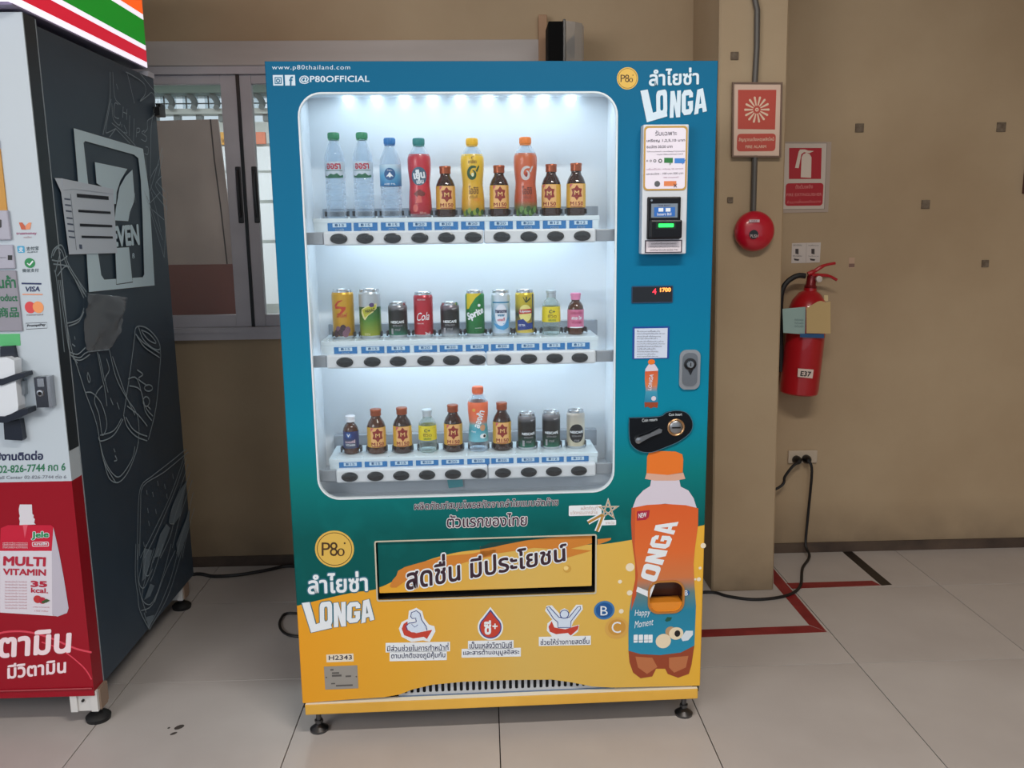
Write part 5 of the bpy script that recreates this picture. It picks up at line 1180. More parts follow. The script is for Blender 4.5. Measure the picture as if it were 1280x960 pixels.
# lit sign box on top
g = G(); g.cbox(-1.25, -.002, -.04, YB-.06, ZT+.022, ZT+.045, .003); g.build('sign_base', mat('sign_base_grey', (150, 140, 168), .4), SM)
sx_ = Space(ML, 0, .0, 1); yb2 = YB-.062
bands = [((8, 0), (190, 92), 'w'), ]
def zside(px): return FS.uv(px)
zz = [ZT+.045, zside((189, 87))[1], zside((188, 66))[1], zside((187.5, 60))[1], zside((186, 29))[1], zside((185, 22))[1], zside((184, 0))[1], zside((184, 0))[1]+.10]
zs = sorted(zz)
cols = ['w', 'r', 'w', 'g', 'w', 'o', 'o']
sc = {'w': mat('sign_white', (246, 240, 252), .3, emit=.85), 'r': mat('sign_red', (206, 22, 52), .3, emit=.75), 'g': mat('sign_green', (0, 134, 34), .3, emit=.75), 'o': mat('sign_orange', (255, 98, 30), .3, emit=.8)}
sg = G().box(-1.25, -.004, -.055, yb2-.004, ZT+.046, zs[-1]+.02).build('sign_box', mat('sign_case', (220, 216, 226), .4), SM)
for i, c_ in enumerate(cols):
    if zs[i+1]-zs[i] < .002: continue
    G().box(-.004, 0, -.055, yb2, zs[i], zs[i+1]).build('sign_stripe', sc[c_], sg)
    G().box(-1.25, -.004, -.059, -.055, zs[i], zs[i+1]).build('sign_stripe', sc[c_], sg)
G().box(-.06, -.002, YB-.055, YB+.004, ZT+.0, ZT+.018).build('lit_top_patch', mat('lit_top_white', (214, 214, 224), .4), SM)  # light on the cabinet's top, put in as a pale block
# left machine's front: window and panels running out of the frame
g = G(); a = FF.uv((0, 200))[0]; xr = FF.uv((7, 240))[0]
g.box(-1.22, xr, -.004, 0, FF.uv((5, 292))[1], FF.uv((5, 186))[1]); g.build('poster_strip', mat('poster_ochre', (206, 150, 60), .5), SM)
G().box(-1.22, xr, -.006, 0, FF.uv((5, 186))[1], FF.uv((5, 175))[1]).build('window_rail', mat('rail_lilac', (190, 188, 208), .4), SM)
G().cbox(-1.22, FF.uv((16, 300))[0], -.010, 0, FF.uv((5, 300))[1], FF.uv((5, 263))[1], .003).cbox(-1.22, FF.uv((19, 320))[0], -.008, 0, FF.uv((5, 336))[1], FF.uv((5, 306))[1], .003).build('payment_panel', mat('panel_lilac', (176, 176, 192), .4), SM)
g = G(); S8 = Space(ML, 1, -.010, -1); g.poly(S8, [(0, 274), (2, 275), (2, 284), (0, 285)], .001); S88 = Space(ML, 1, -.008, -1); g.ribbon(S88, [(0, 322), (8, 322)], .001, .001); g.poly(S88, [(10, 319), (15.5, 319), (15.5, 325), (10, 325)], .001)
g.build('panel_marks', BLACK, SM)
G().cbox(-1.22, FF.uv((28, 400))[0], -.006, 0, FF.uv((10, 414))[1], FF.uv((10, 338))[1], .002).build('pickup_panel', mat('panel_taupe', (150, 148, 160), .4), SM)
GREEN_ = mat('print_green', (16, 110, 70), .5)
S66 = Space(ML, 1, -.006, -1)
g = G(); g.text(S66, 'รับสินค้า', (-26, 361), (20.5, 360), (-28, 345), .001, 0, .03); g.text(S66, 'Product', (-7, 376.5), (22.5, 376.5), (-8, 367.5), .001, 0, .02); g.text(S66, '商品', (-1, 397), (24, 396.5), (-2, 384), .001, 0, .02)
g.build('lettering', GREEN_, SM)
g = G(); g.poly(FF, [(-30, 418), (25, 417), (26, 432), (-30, 433)], .001); g.build('green_sticker', mat('sticker_green', (90, 190, 120), .5), SM)
# payment stickers
g = G(); g.poly(FF, k2((95, 153), (112, 152), (125, 170), (130, 188), (108, 188)), .001, None, 0); g.poly(FF, k2((158, 153), (145, 153), (128, 168), (130, 188), (152, 186)), .0012, None, 1)
g.text(FF, 'truemoney', *k2((82, 217), (184, 216), (82, 202)), .001, 2, .02); g.text(FF, 'wallet', *k2((118, 231), (160, 230), (118, 221)), .001, 3, 0)
g.build('wallet_sticker', [mat('wallet_orange', (206, 96, 60), .5), mat('wallet_peach', (236, 150, 110), .5), mat('wallet_plum', (170, 90, 130), .5), mat('wallet_grey', (180, 150, 160), .5)], SM)
g = G(); g.rect(FF, *k2((88, 270))[0], *k2((124, 304))[0], .001, None, 0, .003); g.text(FF, '支', *k2((94, 300), (118, 300), (94, 275)), .0014, 1, .02); g.text(FF, '支付宝', *k2((132, 294), (194, 290), (132, 274)), .001, 2, .02); g.text(FF, 'ALIPAY', *k2((136, 305), (190, 303), (136, 298)), .001, 2, .01)
g.build('blue_pay_sticker', [mat('pay_blue', (70, 170, 214), .5), WHITE, mat('pay_ink', (60, 80, 90), .5)], SM)
g = G(); g.disc(FF, k2((150, 355))[0], 6.6, .001, None, 0, .95); g.ribbon(FF, k2((138, 356), (148, 366), (166, 345)), .004, .0014, 1); g.text(FF, '微信支付', *k2((112, 402), (194, 400), (112, 384)), .001, 2, .01)
g.build('green_pay_sticker', [mat('pay_green', (30, 140, 80), .5), WHITE, mat('pay_ink', (60, 80, 90), .5)], SM)
g = G(); g.poly(FF, k2((108, 453), (208, 455), (208, 463), (109, 461)), .001, None, 0); g.text(FF, 'VISA', *k2((125, 499), (200, 497), (128, 473)), .001, 0, .03); g.poly(FF, k2((112, 509), (213, 509), (214, 515), (113, 514)), .001, None, 1)
g.build('card_pay_sticker', [mat('pay_navy', (36, 50, 96), .5), mat('pay_orange', (232, 150, 110), .5)], SM)
g = G(); g.disc(FF, k2((152, 577))[0], 6.8, .001, None, 0, 1.1); g.disc(FF, k2((192, 576))[0], 6.8, .0012, None, 1, 1.1); g.text(FF, 'mastercard', *k2((134, 618), (216, 616), (134, 610)), .001, 2, .01)
g.build('circles_pay_sticker', [mat('pay_red', (222, 70, 74), .5), mat('pay_amber', (246, 160, 100), .5), mat('pay_grey', (130, 110, 110), .5)], SM)
g = G(); g.ribbon(FF, k2((130, 656), (236, 652), (237, 680), (132, 686)), .0012, .001, 0, True); g.text(FF, 'PromptPay', *k2((137, 678), (228, 672), (137, 662)), .0012, 0, .03)
g.build('prompt_pay_sticker', mat('pay_black', (44, 44, 56), .5), SM)
# handle, catch and lock on the front
DN = mat('handle_navy', (22, 30, 46), .35)
k6b = crop(0, 400, 6)
def hp(px, d): 
    s_ = Space(ML, 1, -d, -1); a = s_.uv(px); return (a[0], -d, a[1])
g = G(); S50 = Space(ML, 1, -.03, -1)
S0 = FF
g.plate(S50, [uvs(S50, k6b((-60, 285), (70, 275), (125, 300), (130, 400), (155, 640), (150, 680), (50, 715), (-60, 715)))], -.024, .012); g.build('door_handle', mat('handle_white', (226, 232, 240), .35), SM)
g = G(); S60 = Space(ML, 1, -.044, -1)
g.plate(S60, [uvs(S60, k6b((-60, 445), (20, 440), (125, 402), (185, 395), (192, 425), (130, 448), (22, 488), (-60, 490)))], -.040, .004); g.build('handle_strap', DN, SM)
g = G(); g.plate(S60, [uvs(S60, k6b((-60, 722), (50, 722), (140, 675), (212, 662), (216, 700), (140, 735), (50, 770), (-60, 765)))], -.040, .004); g.build('handle_strap', DN, SM)
S20 = Space(ML, 1, -.018, -1)
g = G(); g.plate(S20, [uvs(S20, k6b((32, 770), (155, 745), (178, 890), (170, 902), (40, 895)))], -.017, .004); g.build('handle_mount', DN, SM)
g = G(); g.plate(S20, [uvs(S20, k6b((0, 200), (95, 195), (115, 290), (60, 270), (0, 280)))], -.017, 0); g.build('handle_mount', DN, SM)
g = G(); g.plate(S20, [uvs(S20, k6b((130, 460), (180, 455), (186, 560), (150, 558)))], -.017, 0); g.build('handle_bracket', mat('bracket_slate', (130, 140, 150), .4), SM)
S28 = Space(ML, 1, -.028, -1)
g = G(); g.plate(S28, [uvs(S28, k6b((252, 432), (340, 425), (362, 655), (276, 658)))], -.027, 0, 0); g.plate(S28, [uvs(S28, k6b((338, 425), (366, 424), (388, 655), (362, 656)))], -.027, -.002, 1)
q = S28.uv(k6b((304, 548))[0]); g.lathe([(0, .033), (.009, .032), (.011, .028)], 16, (q[0], 0, q[1]), axis='y', mi=1); g.lathe([(0, .0338), (.005, .0335)], 12, (q[0], 0, q[1]), axis='y', mi=2)
g.rect(S28, *k6b((282, 440))[0], *k6b((332, 500))[0], .0, .002, 1, .002)
g.build('lock', [mat('lock_dark_chrome', (96, 98, 106), .2, .9), mat('lock_bright_chrome', (176, 178, 184), .25, .9), DARK], SM)
# hotline lines
g = G(); g.text(FF, 'ปัญหาการใช้งานติดต่อ', (-62, 579), (54, 577), (-62, 565), .001, 0, .035); g.text(FF, '02-826-7744 กด 6', (-2, 591.5), (82, 588), (-2, 582), .001, 1, .02); g.text(FF, 'Mon Call Center 02-826-7744 ต่อ 6', (-20, 599), (83, 598), (-20, 594), .001, 2, .01)
g.build('hotline_lettering', [mat('text_navy', (30, 38, 78), .5), mat('text_green', (40, 120, 84), .5), mat('text_grey', (130, 134, 146), .5)], SM)
# jelly pouch advertisement
g = G(); g.poly(FF, k3((95, 705), (100, 682), (160, 682), (163, 730), (170, 735), (168, 748), (175, 755), (172, 775), (180, 782), (98, 785), (100, 765), (96, 752), (100, 740), (97, 728)), .001, None, 0)
g.poly(FF, k3((5, 800), (40, 785), (255, 785), (268, 795), (262, 914), (0, 914)), .001, None, 1)
g.poly(FF, [(0, 688.5), (65.5, 688.5), (66.2, 769), (72, 770), (0, 765.5)], .001, None, 2); g.poly(FF, [(67, 659), (74, 690), (80, 722), (86, 760), (84, 766), (72, 770.5), (65.5, 768), (65, 688)], .0013, None, 3)
g.poly(FF, k3((115, 783), (140, 783), (125, 850)), .0013, None, 4)
g.build('pouch_print', [mat('spout_white', (226, 222, 230), .4), mat('pouch_red', (206, 20, 56), .4), mat('pouch_white', (226, 220, 230), .4), mat('pouch_fold', (196, 190, 204), .4), mat('pouch_glint', (230, 90, 110), .4)], SM)
g = G(); g.text(FF, 'Jele', *k3((160, 858), (246, 854), (160, 818)), .0022, 1, .10, base=.04); g.text(FF, 'Jele', *k3((160, 858), (246, 854), (160, 818)), .0026, 0, .04)
g.rect(FF, *k3((162, 868))[0], *k3((246, 892))[0], .0018, None, 1, .004); g.rect(FF, *k3((165, 871))[0], *k3((243, 889))[0], .0021, None, 2, .003); g.text(FF, 'คลาสสิก', *k3((172, 886), (238, 884), (172, 873)), .0025, 1, .03)
for y in (872, 880, 888, 896): g.text(FF, 'ผลิตภัณฑ์เสริมอาหารวิตามินรวม', *k3((15, y+4), (140, y+4), (15, y-2)), .0018, 1, .0)
g.text(FF, 'MULTI', *k4((16, 103), (220, 108), (18, 57)), .0018, 3, .045); g.text(FF, 'VITAMIN', *k4((16, 148), (222, 152), (16, 116)), .0018, 3, .035)
g.text(FF, '35', *k4((148, 205), (228, 207), (148, 175)), .0018, 3, .05); g.text(FF, 'kcal.', *k4((150, 232), (232, 236), (150, 208)), .0018, 3, .03)
for i in range(10): g.text(FF, 'วิตามินบีหนึ่ง วิตามินซี', *k4((24, 183+i*14), (130, 184+i*14), (24, 174+i*14)), .0018, 4, 0)
g.text(FF, 'ปริมาณสุทธิ', *k4((160, 305), (238, 307), (160, 298)), .0018, 4, 0); g.text(FF, '150 กรัม', *k4((168, 323), (232, 325), (168, 315)), .0018, 4, 0)
g.disc(FF, k4((182, 264))[0], 5.2, .0018, None, 5); g.disc(FF, k4((205, 270))[0], 4.5, .002, None, 3); g.poly(FF, k4((200, 275), (225, 262), (242, 270), (225, 280), (205, 284)), .0022, None, 6)
g.build('pouch_lettering', [mat('jelly_green', (20, 140, 80), .4), WHITE, mat('pouch_red', (0, 0, 0)), mat('pouch_text_red', (186, 30, 60), .4), mat('pouch_small_text', (200, 130, 140), .4), mat('fruit_red', (196, 50, 50), .4), mat('fruit_leaf', (60, 90, 50), .4)], SM, kind='stuff')
g = G(); PKW = mat('pink_white_print', (250, 226, 232), .4)
g.text(FF, 'วิตามิน', (-27, 825), (88.5, 816), (-26, 793), .001, 0, .035); g.text(FF, 'มีวิตามิน', *k4((36, 648), (318, 618), (36, 574)), .001, 0, .03); g.build('slogan_lettering', PKW, SM)
g = G(); g.ribbon(FF, smooth_path([Vector(q) for q in k4((-60, 480), (0, 428), (120, 420), (240, 450), (360, 500), (440, 520))], 5), .006, .0006); g.ribbon(FF, smooth_path([Vector(q) for q in k4((200, 470), (300, 510), (400, 590), (440, 650))], 5), .004, .0006); g.build('swoosh_print', mat('swoosh_red', (226, 70, 90), .3), SM)
# feet
def foot(x, y, nm='machine_foot'):
    g = G(); g.box(x-.055, x+.025, y, y+.006, .045, .11).box(x-.055, x-.035, y-.006, y, .045, .11).box(x+.005, x+.025, y-.006, y, .045, .11); f = g.build('leg_bracket', mat('leg_white', (214, 212, 210), .5), SM)
    G().box(x+.02, x+.03, y+.006, y+.05, .045, .11).box(x-.055, x+.03, y+.05, y+.056, .05, .11).build('leg_plate', mat('leg_wood', (150, 128, 112), .7), SM)
    G().lathe([(0, .006), (.004, .006), (.004, 0)], 10, (x-.018, y-.001, .08), axis='y').build('bolt', BLACK, SM)
    G().lathe([(0, 0), (.034, 0), (.036, .012), (.030, .018), (.012, .026), (.012, .05), (0, .05)], 22, (x+.006, y+.03, 0)).build('foot_pad', RUB, SM)
foot(-.02, -.02+.03); foot(-.035, YB-.12); foot(-1.2, .01); foot(-1.2, YB-.12)

# ================================================================ things on the wall, the pillar and the floor
PF = Space(I4, 1, YC, -1); PW = Space(I4, 1, YW, -1)
# fire alarm sign on the pillar
def sign_obj(name, label, cat): return name
sg1 = thing('alarm_sign', 'framed faded red fire alarm sign on the pillar above the bell', 'sign')
def framed(sp, q, w, o0, o1, g, mi=0):
    L_ = uvs(sp, q); cx_ = sum(a for a, _ in L_)/4; cz_ = sum(b for _, b in L_)/4
    I_ = [(cx_+(a-cx_)*(1-2*w/abs(L_[1][0]-L_[0][0])), cz_+(b-cz_)*(1-2*w/abs(L_[2][1]-L_[1][1]))) for a, b in L_]
    g.plate(sp, [L_, I_[::-1]], o0, o1, mi)
k9 = crop(860, 0, 3.048)
q1 = k9((162, 317), (352, 318), (346, 602), (160, 601))
g = G(); g.poly(PF, q1, .018, .021); g.build('board', mat('sign_board_faded', (226, 196, 176), .5), sg1)
g = G(); framed(PF, q1, .006, .016, .026, g); g.build('sign_frame', mat('sign_frame_brown', (120, 96, 80), .5), sg1)
FR = mat('faded_red', (196, 74, 58), .5); FWc = mat('faded_cream', (236, 206, 180), .5)
g = G(); g.poly(PF, k9((184, 346), (329, 346), (324, 496), (183, 494)), .022, None, 0); g.plate(PF, [rr(PF.uv(k9((180, 545))[0])[0], PF.uv(k9((326, 545))[0])[0], PF.uv(k9((250, 578))[0])[1], PF.uv(k9((250, 512))[0])[1], .012, 4)], .022, None, 0)
c_ = PF.uv(k9((255, 421))[0]); 
for i in range(14):
    a = 2*math.pi*i/14; dd = Vector((math.cos(a), math.sin(a))); n_ = Vector((-dd.y, dd.x)); C_ = Vector(c_)
    g.plate(PF, [[tuple(C_+dd*.014-n_*.002), tuple(C_+dd*.044-n_*.004), tuple(C_+dd*.047), tuple(C_+dd*.044+n_*.004), tuple(C_+dd*.014+n_*.002)]], .0228, None, 1)
g.disc(PF, k9((255, 421))[0], 2.2, .0228, None, 1, inner=.4)
g.text(PF, 'สัญญาณแจ้งเหตุเพลิงไหม้', *k9((186, 545), (320, 543), (186, 526)), .0228, 1, .01); g.text(PF, 'FIRE ALARM', *k9((212, 567), (290, 566), (212, 556)), .0228, 1, .01)
g.build('sign_print', [FR, FWc], sg1, kind='stuff')
# conduit (upper and lower piece)
CMt = mat('conduit_grey', (96, 92, 88), .45, .2)
def pt(sp, px, off): v = sp.p3(sp.uv(px), off); return v
g = G(); g.tube([pt(PF, (941.5, -60), .014), pt(PF, (942, 0), .014), pt(PF, (945, 14), .014), pt(PF, (944.5, 60), .014), pt(PF, (942, 106), .014)], .0105, 10)
g.tube([pt(PF, (942, 106), .0105), pt(PF, (942, 195), .0105)], .0105, 10); g.tube([pt(PF, (942, 195), .014), pt(PF, (940, 268), .014)], .0105, 10)
o = g.build('conduit_pipe', CMt); tag(o, 'grey metal conduit running down the pillar to the red bell', 'pipe')
for y_ in (60, 230):
    pass
# bell
be = thing('alarm_bell', 'round red fire alarm bell with push marking on the pillar', 'alarm bell')
c_ = PF.uv((939.8, 289)); r_ = .074
G().lathe([(r_*.6, .0), (r_*.6, .018), (r_*.98, .020), (r_, .026), (r_*.97, .040), (r_*.86, .052), (r_*.6, .062), (r_*.3, .066), (0, .067)], 40, (c_[0], YC, c_[1]), axis='y').build('gong', mat('bell_red', (190, 12, 40), .3, coat=.4), be)
g = G(); SBb = Space(I4, 1, YC-.066, -1); g.disc(SBb, (942, 293), 5.5, .001, .003, 0, 1); g.text(SBb, 'PUSH', (937.5, 297), (947.5, 297), (937.5, 293), .0036, 1, .02); g.build('push_button', [BLACK, mat('push_text', (190, 170, 170), .5)], be)
g = G(); S6b = Space(I4, 1, YC-.063, -1); g.rect(S6b, 936, 274.5, 949, 278, .004, .005, 0); g.text(S6b, 'FIRE', (939, 277.4), (946, 277.4), (939, 275.2), .0056, 1, 0); g.build('bell_label', [mat('bell_label_pale', (214, 190, 196), .5), mat('bell_label_ink', (120, 60, 70), .5)], be)
# extinguisher sign on the wall
s2 = thing('extinguisher_sign', 'red and white fire extinguisher sign on the wall beside the pillar', 'sign')
g = G(); g.poly(PW, k9((345, 540), (546, 541), (533, 808), (340, 812)), 0, .003); g.build('board', mat('sign_clear_board', (178, 160, 146), .5), s2)
g = G(); g.poly(PW, k9((352, 546), (528, 546), (518, 796), (348, 798)), .0036, None, 0); g.ribbon(PW, k9((352, 546), (528, 546), (518, 796), (348, 798)), .002, .0042, 1, True)
g.poly(PW, k9((384, 564), (508, 564), (505, 682), (383, 682)), .0042, None, 2)
x0_, x1_ = PW.uv(k9((370, 740))[0])[0], PW.uv(k9((513, 740))[0])[0]; g.plate(PW, [rr(x0_, x1_, PW.uv(k9((440, 784))[0])[1], PW.uv(k9((440, 698))[0])[1], .012, 4)], .0042, None, 2)
g.poly(PW, k9((428, 676), (431, 600), (437, 588), (450, 582), (462, 588), (469, 600), (467, 678)), .005, None, 3); g.poly(PW, k9((406, 640), (420, 578), (425, 570), (445, 570), (455, 574), (478, 576), (460, 584), (440, 580), (430, 588), (420, 641)), .0054, None, 3)
g.text(PW, 'ถังดับเพลิง', *k9((408, 720), (474, 718), (408, 704)), .005, 4, .01); g.text(PW, 'FIRE EXTINGUISHER', *k9((374, 748), (508, 746), (374, 737)), .005, 4, .01); g.text(PW, 'ห้ามวางสิ่งของกีดขวาง', *k9((376, 776), (504, 772), (376, 762)), .005, 4, .0)
g.build('sign_print', [mat('sign_inner', (206, 192, 180), .5), mat('sign_line', (120, 108, 100), .5), mat('sign_deep_red', (176, 20, 36), .5), mat('sign_cream', (222, 206, 192), .5), mat('sign_pink_text', (214, 130, 126), .5)], s2, kind='stuff')
# small inspection sticker
g = G(); g.poly(PW, [(990, 304), (1026, 303), (1024.5, 328), (989, 329)], 0, .0012, 0)
for x_ in (995, 1015): g.poly(PW, [(x_-1, 311), (x_+3, 311), (x_+3, 318), (x_-1, 317)], .0018, None, 1); g.poly(PW, [(x_-3, 323), (x_+4, 324), (x_+3, 326), (x_-2, 325.5)], .0018, None, 1)
g.ribbon(PW, [(1008, 304), (1007, 329)], .002, .0018, 2)
for y_ in (306.5, 320): g.text(PW, 'ตรวจสอบ', (991, y_+1), (1002, y_+1), (991, y_-1), .0018, 1, 0); g.text(PW, 'วันที่ตรวจ', (1010, y_+1), (1023, y_+1), (1010, y_-1), .0018, 1, 0)
o = g.build('inspection_sticker', [mat('sticker_pale', (206, 196, 190), .5), mat('sticker_ink', (60, 50, 50), .5), mat('sticker_fold', (180, 168, 160), .5)]); tag(o, 'small white sticker pair on the wall above the fire extinguisher', 'sticker')
g = G(); g.rect(PW, 1061, 322, 1068, 335, 0, .0008, 0); g.rect(PW, 1061, 329.5, 1068, 334, .0014, None, 1); o = g.build('faded_label', [mat('faded_label_pink', (190, 158, 134), .6), mat('faded_label_ink', (130, 100, 88), .6)]); tag(o, 'tiny faded pinkish label on the wall right of the extinguisher handle', 'sticker')
# foam patches left on the wall and pillar
fm = noise_colour(mat('foam_patch', (110, 96, 82), .9), (98, 84, 70), (124, 110, 94), 60)[0]
for sp, x, y, s_, lb in ((PF, 918, 70, 5, 'grey foam patch on the pillar above the alarm sign'), (PF, 912.5, 250, 3.6, 'grey foam scrap on the pillar beside the bell'), (PW, 1074, 160, 5.5, 'pale-edged foam patch on the wall nearest the pillar'), (PW, 1251, 159, 6, 'dark foam patch high on the wall near the right edge'), (PW, 1156.5, 255.5, 5.5, 'foam patch in the middle of the right wall'), (PW, 1231, 329.5, 4.6, 'lowest small brown foam patch on the right wall')):
    g = G(); a, b = sp.uv((x-s_, y+s_)), sp.uv((x+s_, y-s_)); g.cbox(a[0], b[0], sp.val-.006, sp.val, a[1], b[1], .0012); o = g.build('adhesive_patch', fm); tag(o, lb, 'patch')
g = G(); a, b = PW.uv((1277, 242)), PW.uv((1300, 192)); g.cbox(a[0], b[0], YW-.02, YW, a[1], b[1], .002); o = g.build('wall_plaque', mat('plaque_brown', (84, 52, 48), .5)); tag(o, 'dark brown plaque edge cut off at the right of the photo', 'plaque')
# socket, plugs, cords
so_ = thing('wall_socket', 'white double wall socket low on the wall beside the pillar', 'socket')
a, b = PW.uv((984, 578.5)), PW.uv((1021, 562)); G().cbox(a[0], b[0], YW-.012, YW, a[1], b[1], .003).build('faceplate', mat('socket_plate', (196, 180, 160), .5), so_)
def plug_cord(px, pts, label, r=.006):
    t = thing('power_plug', label, 'plug'); c_ = PW.uv(px)
    g = G(); g.lathe([(.012, .012), (.019, .013), (.019, .030), (.013, .045), (.008, .05), (0, .05)], 14, (c_[0], YW, c_[1]), axis='y'); g.build('plug_body', BLACK, t)
    P_ = smooth_path([Vector((c_[0], YW-.045, c_[1]))]+[Vector(p_) for p_ in pts], 6); G().tube(P_, r, 8).build('cord', CABLE, t)
fl = Space(I4, 2, 0, 1)
def fp(px, h=.006): a = fl.uv(px); return (a[0], a[1], h)
w = lambda px, off=.03: tuple(PW.p3(PW.uv(px), off))
plug_cord((1006, 572.5), [w((1009, 585), .055), w((1007, 640), .03), w((1003, 676), .04), (PW.uv((1003, 680))[0]-.005, YW-.10, .02), fp((1003, 712)), fp((1001, 732)), fp((991, 743)), fp((970, 749)), fp((940, 751)), fp((910, 747)), fp((890, 742)), (.78, 3.19, .006), (.60, 3.15, .006), (.5, 3.04, .08)], 'right black plug with a long cord curving over the floor to the machine')
plug_cord((994, 573.5), [w((985, 579), .055), w((976, 592), .05), w((972, 603), .05), (1.165, YW-.07, .25), (1.17, YW-.06, .006)], 'left black plug whose short cord drops behind the pillar')
o = G().tube(smooth_path([Vector(p_) for p_ in ((-1.33, 3.46, .006), fp((246, 719)), fp((268, 722)), fp((300, 720)), fp((335, 714)), fp((362, 709)), (-.72, 3.53, .006), (-.5, 3.5, .006))], 6), .0075, 8).build('trailing_cable', CABLE); tag(o, 'black cord on the floor by the wall between the two machines', 'cord')
o = G().tube(smooth_path([Vector(p_) for p_ in ((-.45, 3.04, .006), (-.6, 3.05, .006), fp((363, 768)), fp((351, 776)), fp((351, 788)), fp((362, 796)), fp((385, 799)), (-.45, 2.80, .006))], 6), .005, 8).build('trailing_cable', CABLE); tag(o, 'black cord loop peeping out left of the teal and yellow machine', 'cord')
# floor tapes
RT = noise_colour(mat('red_floor_tape', (132, 30, 34), .5), (122, 24, 30), (144, 40, 42), 12)[0]; BT = mat('black_floor_tape', (34, 26, 22), .5)
for nm, q_, m_, lb in (('floor_tape', [(868, 787.5), (1012, 782), (1034, 790), (868, 797)], RT, 'red tape strip running from the teal machine along the near side of the marked box'),
                  ('floor_tape', [(967, 729), (1011, 781), (1033, 789.4), (967, 711)], RT, 'red tape strip slanting from the pillar towards the camera'),
                  ('floor_tape', [(983, 729), (1090, 726), (1101, 731.6), (990, 736)], RT, 'short red tape strip from the pillar to the black tape'),
                  ('floor_tape', [(1053, 690), (1065, 689.5), (1115, 731), (1102, 732)], BT, 'black tape strip on the floor running to the wall')):
    g = G(); z_ = .0004 if 'slanting' in lb or 'black' in lb else .0002; g.poly(fl, q_, 0, z_+.0004); tag(g.build(nm, m_), lb, 'tape')
g = G()
for cx_, cy_, rx_, ry_ in ((224, 909, 7, 2.4), (217, 917, 5, 1.4), (211, 910, 2, 1)): g.poly(fl, oval(cx_, cy_, rx_, ry_, -.35, 10)[:-1], .0003)
g.build('stain', mat('floor_stain', (70, 62, 58), .5), floor)
# flood lamp above the machine
fx = thing('emergency_lamp', 'black emergency lamp with a clear lens above the teal machine', 'lamp')
P0, P1 = PW.uv((684, 77)), PW.uv((703, 30)); y1_ = YW-.26
SL = Space(I4, 1, YW-.18, -1); a, b = SL.uv((684, 84)), SL.uv((703, 31)); c_ = SL.uv((728, 33))
G().cbox(a[0], b[0], YW-.24, YW-.10, a[1], b[1], .004).build('housing', mat('housing_matt_black', (8, 8, 9), .8, spec=.15), fx)
G().cbox(b[0]-.004, b[0]+.006, YW-.25, YW-.09, a[1]-.004, b[1]+.005, .002).build('rim', mat('lamp_rim', (30, 26, 24), .3), fx)
g = G(); n_ = 5; x0_, x1_ = b[0]+.006, c_[0]
for (xa, ins) in ((x0_, 0), ((x0_+x1_)/2, .003), (x1_-.008, .008), (x1_, .018)):
    y0_, y2_, z0_, z2_ = YW-.245+ins, YW-.095-ins, a[1]+ins, b[1]-ins
    g.v += [(xa, y0_, z0_), (xa, y2_, z0_), (xa, y2_, z2_), (xa, y0_, z2_)]
for i in range(3):
    for k in range(4): g.f.append((i*4+k, i*4+(k+1) % 4, (i+1)*4+(k+1) % 4, (i+1)*4+k)); g.m.append(0); g.sm.append(False)
g.f.append((12, 13, 14, 15)); g.m.append(0); g.sm.append(False)
g.build('lens', clear_mat('lamp_lens', (220, 216, 210), .6, .25, .15, (225, 220, 214)), fx)
G().lathe([(.006, 0), (.030, .02), (.045, .035)], 20, (x0_+.004, YW-.17, (a[1]+b[1])/2), axis='x').build('reflector', mat('lamp_reflector', (150, 140, 126), .2, .9), fx)
G().tube([(x0_, YW-.17, (a[1]+b[1])/2), (x0_+.035, YW-.17, (a[1]+b[1])/2)], .009, 10).build('bulb', mat('bulb_glass', (220, 214, 200), .1), fx)
G().box(a[0]+.005, a[0]+.035, YW-.11, YW-.036, a[1]+.02, b[1]-.02).build('mount_arm', BLACK, fx)
# fire extinguisher
ex = thing('fire_extinguisher', 'red fire extinguisher with hanging cards on the wall beside the pillar', 'fire extinguisher')
SE = Space(I4, 1, YW-.10, -1); bE = Vector(SE.p3(SE.uv((998, 492)))); tE = Vector(SE.p3(SE.uv((1013, 360))))
Hh = (tE-bE).length; ang = math.atan2((tE-bE).x, (tE-bE).z)
ex.location = bE; ex.rotation_euler = (0, ang, 0)
rE = .079
ER = mat('extinguisher_red', (176, 16, 30), .3, coat=.4)
G().lathe([(0, .006), (rE*.8, .003), (rE*.86, 0), (rE*.97, .006), (rE, .02), (rE, Hh*.72), (rE*.97, Hh*.80), (rE*.84, Hh*.88), (rE*.55, Hh*.95), (.026, Hh*.975), (.026, Hh)], 36).build('cylinder', ER, ex)
G().lathe([(0, Hh), (.024, Hh), (.026, Hh+.006), (.020, Hh+.014), (.018, Hh+.05), (0, Hh+.05)], 18).build('valve', mat('valve_dark_red', (120, 18, 26), .35, .2), ex)
iv = (Matrix.Translation(bE) @ Matrix.Rotation(ang, 4, 'Y')).inverted()
L_ = lambda px, y=0: tuple(iv @ (Vector(SE.p3(SE.uv(px)))+Vector((0, y, 0))))
G().tube(smooth_path([Vector(L_(q_)) for q_ in ((1010, 343), (1018, 339), (1030, 332), (1044, 329))], 5), [.010]*5+[.008]*5+[.006]*6, 8).build('lever', ER, ex)
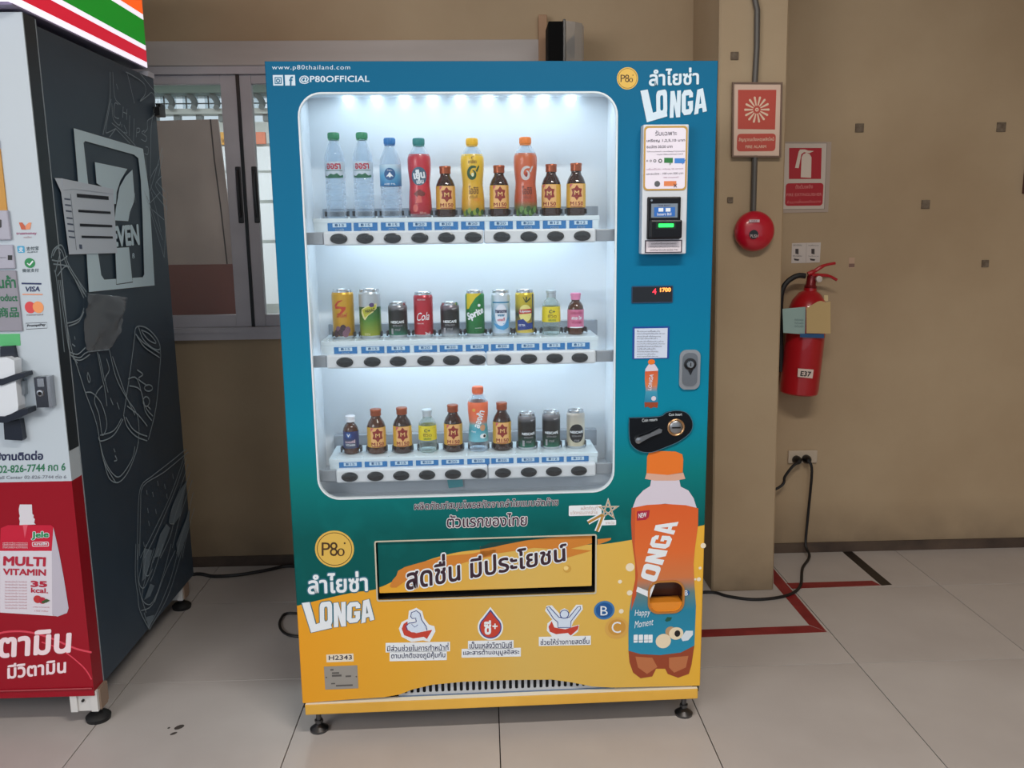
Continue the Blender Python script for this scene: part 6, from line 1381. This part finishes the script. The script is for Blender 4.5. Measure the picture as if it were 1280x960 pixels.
G().tube(smooth_path([Vector(L_(q_)) for q_ in ((1014, 345), (1024, 344), (1036, 345), (1046, 350))], 5), [.009]*5+[.007]*5+[.006]*6, 8).build('carry_handle', ER, ex)
q_ = L_((1021, 348.5), -.022); G().lathe([(.013, -.006), (.013, .006), (.010, .008), (0, .008)], 16, (q_[0], q_[1], q_[2]), axis='y').build('pressure_gauge', mat('gauge_pale', (206, 196, 188), .3), ex)
hs = [(1008, 345), (998, 345), (986, 352), (979, 364), (977, 385), (977, 430), (978, 465)]
P_ = smooth_path([Vector(L_(q_, .012)) for q_ in hs], 6); G().tube(P_, .011, 8).build('hose', RUB, ex)
G().cbox(-.03, .03, .070, .0995, Hh*.72, Hh*.78, .003).build('wall_hook', GREYM, ex)
def flatpart(name, px, dy, ms, extra=None):
    sp = Space(I4, 1, YW-.10-dy, -1); g = G(); g.poly(sp, px, 0, .001, 0)
    if extra: extra(g, sp)
    g.v = [tuple(iv @ Vector(v)) for v in g.v]; return g.build(name, ms, ex)
flatpart('number_tag', [(997.5, 460.5), (1017, 462), (1015.5, 473), (997, 471)], rE+.002, [mat('tag_white', (226, 206, 196), .5), mat('tag_black', (30, 20, 24), .5)], lambda g, sp: g.text(sp, 'E37', (1000, 470), (1013, 471), (1001, 463.5), .0016, 1, .03))
def tx(g, sp):
    for y_ in (399, 403, 407): g.text(sp, 'ถังดับเพลิง', (993, y_+2), (1004, y_+2.3), (993, y_-1), .0016, 1, 0)
flatpart('inspection_card', [(978, 386), (1007, 383.5), (1006, 418), (979, 416)], rE+.004, [mat('card_mint', (150, 176, 172), .5), mat('card_mint_ink', (110, 130, 130), .5)], tx)
flatpart('inspection_card', [(1008, 385), (1022, 377), (1026, 376), (1032, 378), (1038, 377), (1038, 417), (1008, 416.5)], rE+.012, [mat('card_manila', (196, 168, 116), .6)])
flatpart('blue_card', [(1000, 417), (1030, 417.5), (1030, 422.8), (1000, 421.5)], rE+.008, [mat('card_blue', (30, 80, 130), .5)])
flatpart('seal_tag', [(1030, 369), (1035, 369), (1035, 376), (1030, 377)], rE*.4, [mat('seal_cream', (220, 200, 150), .5)])
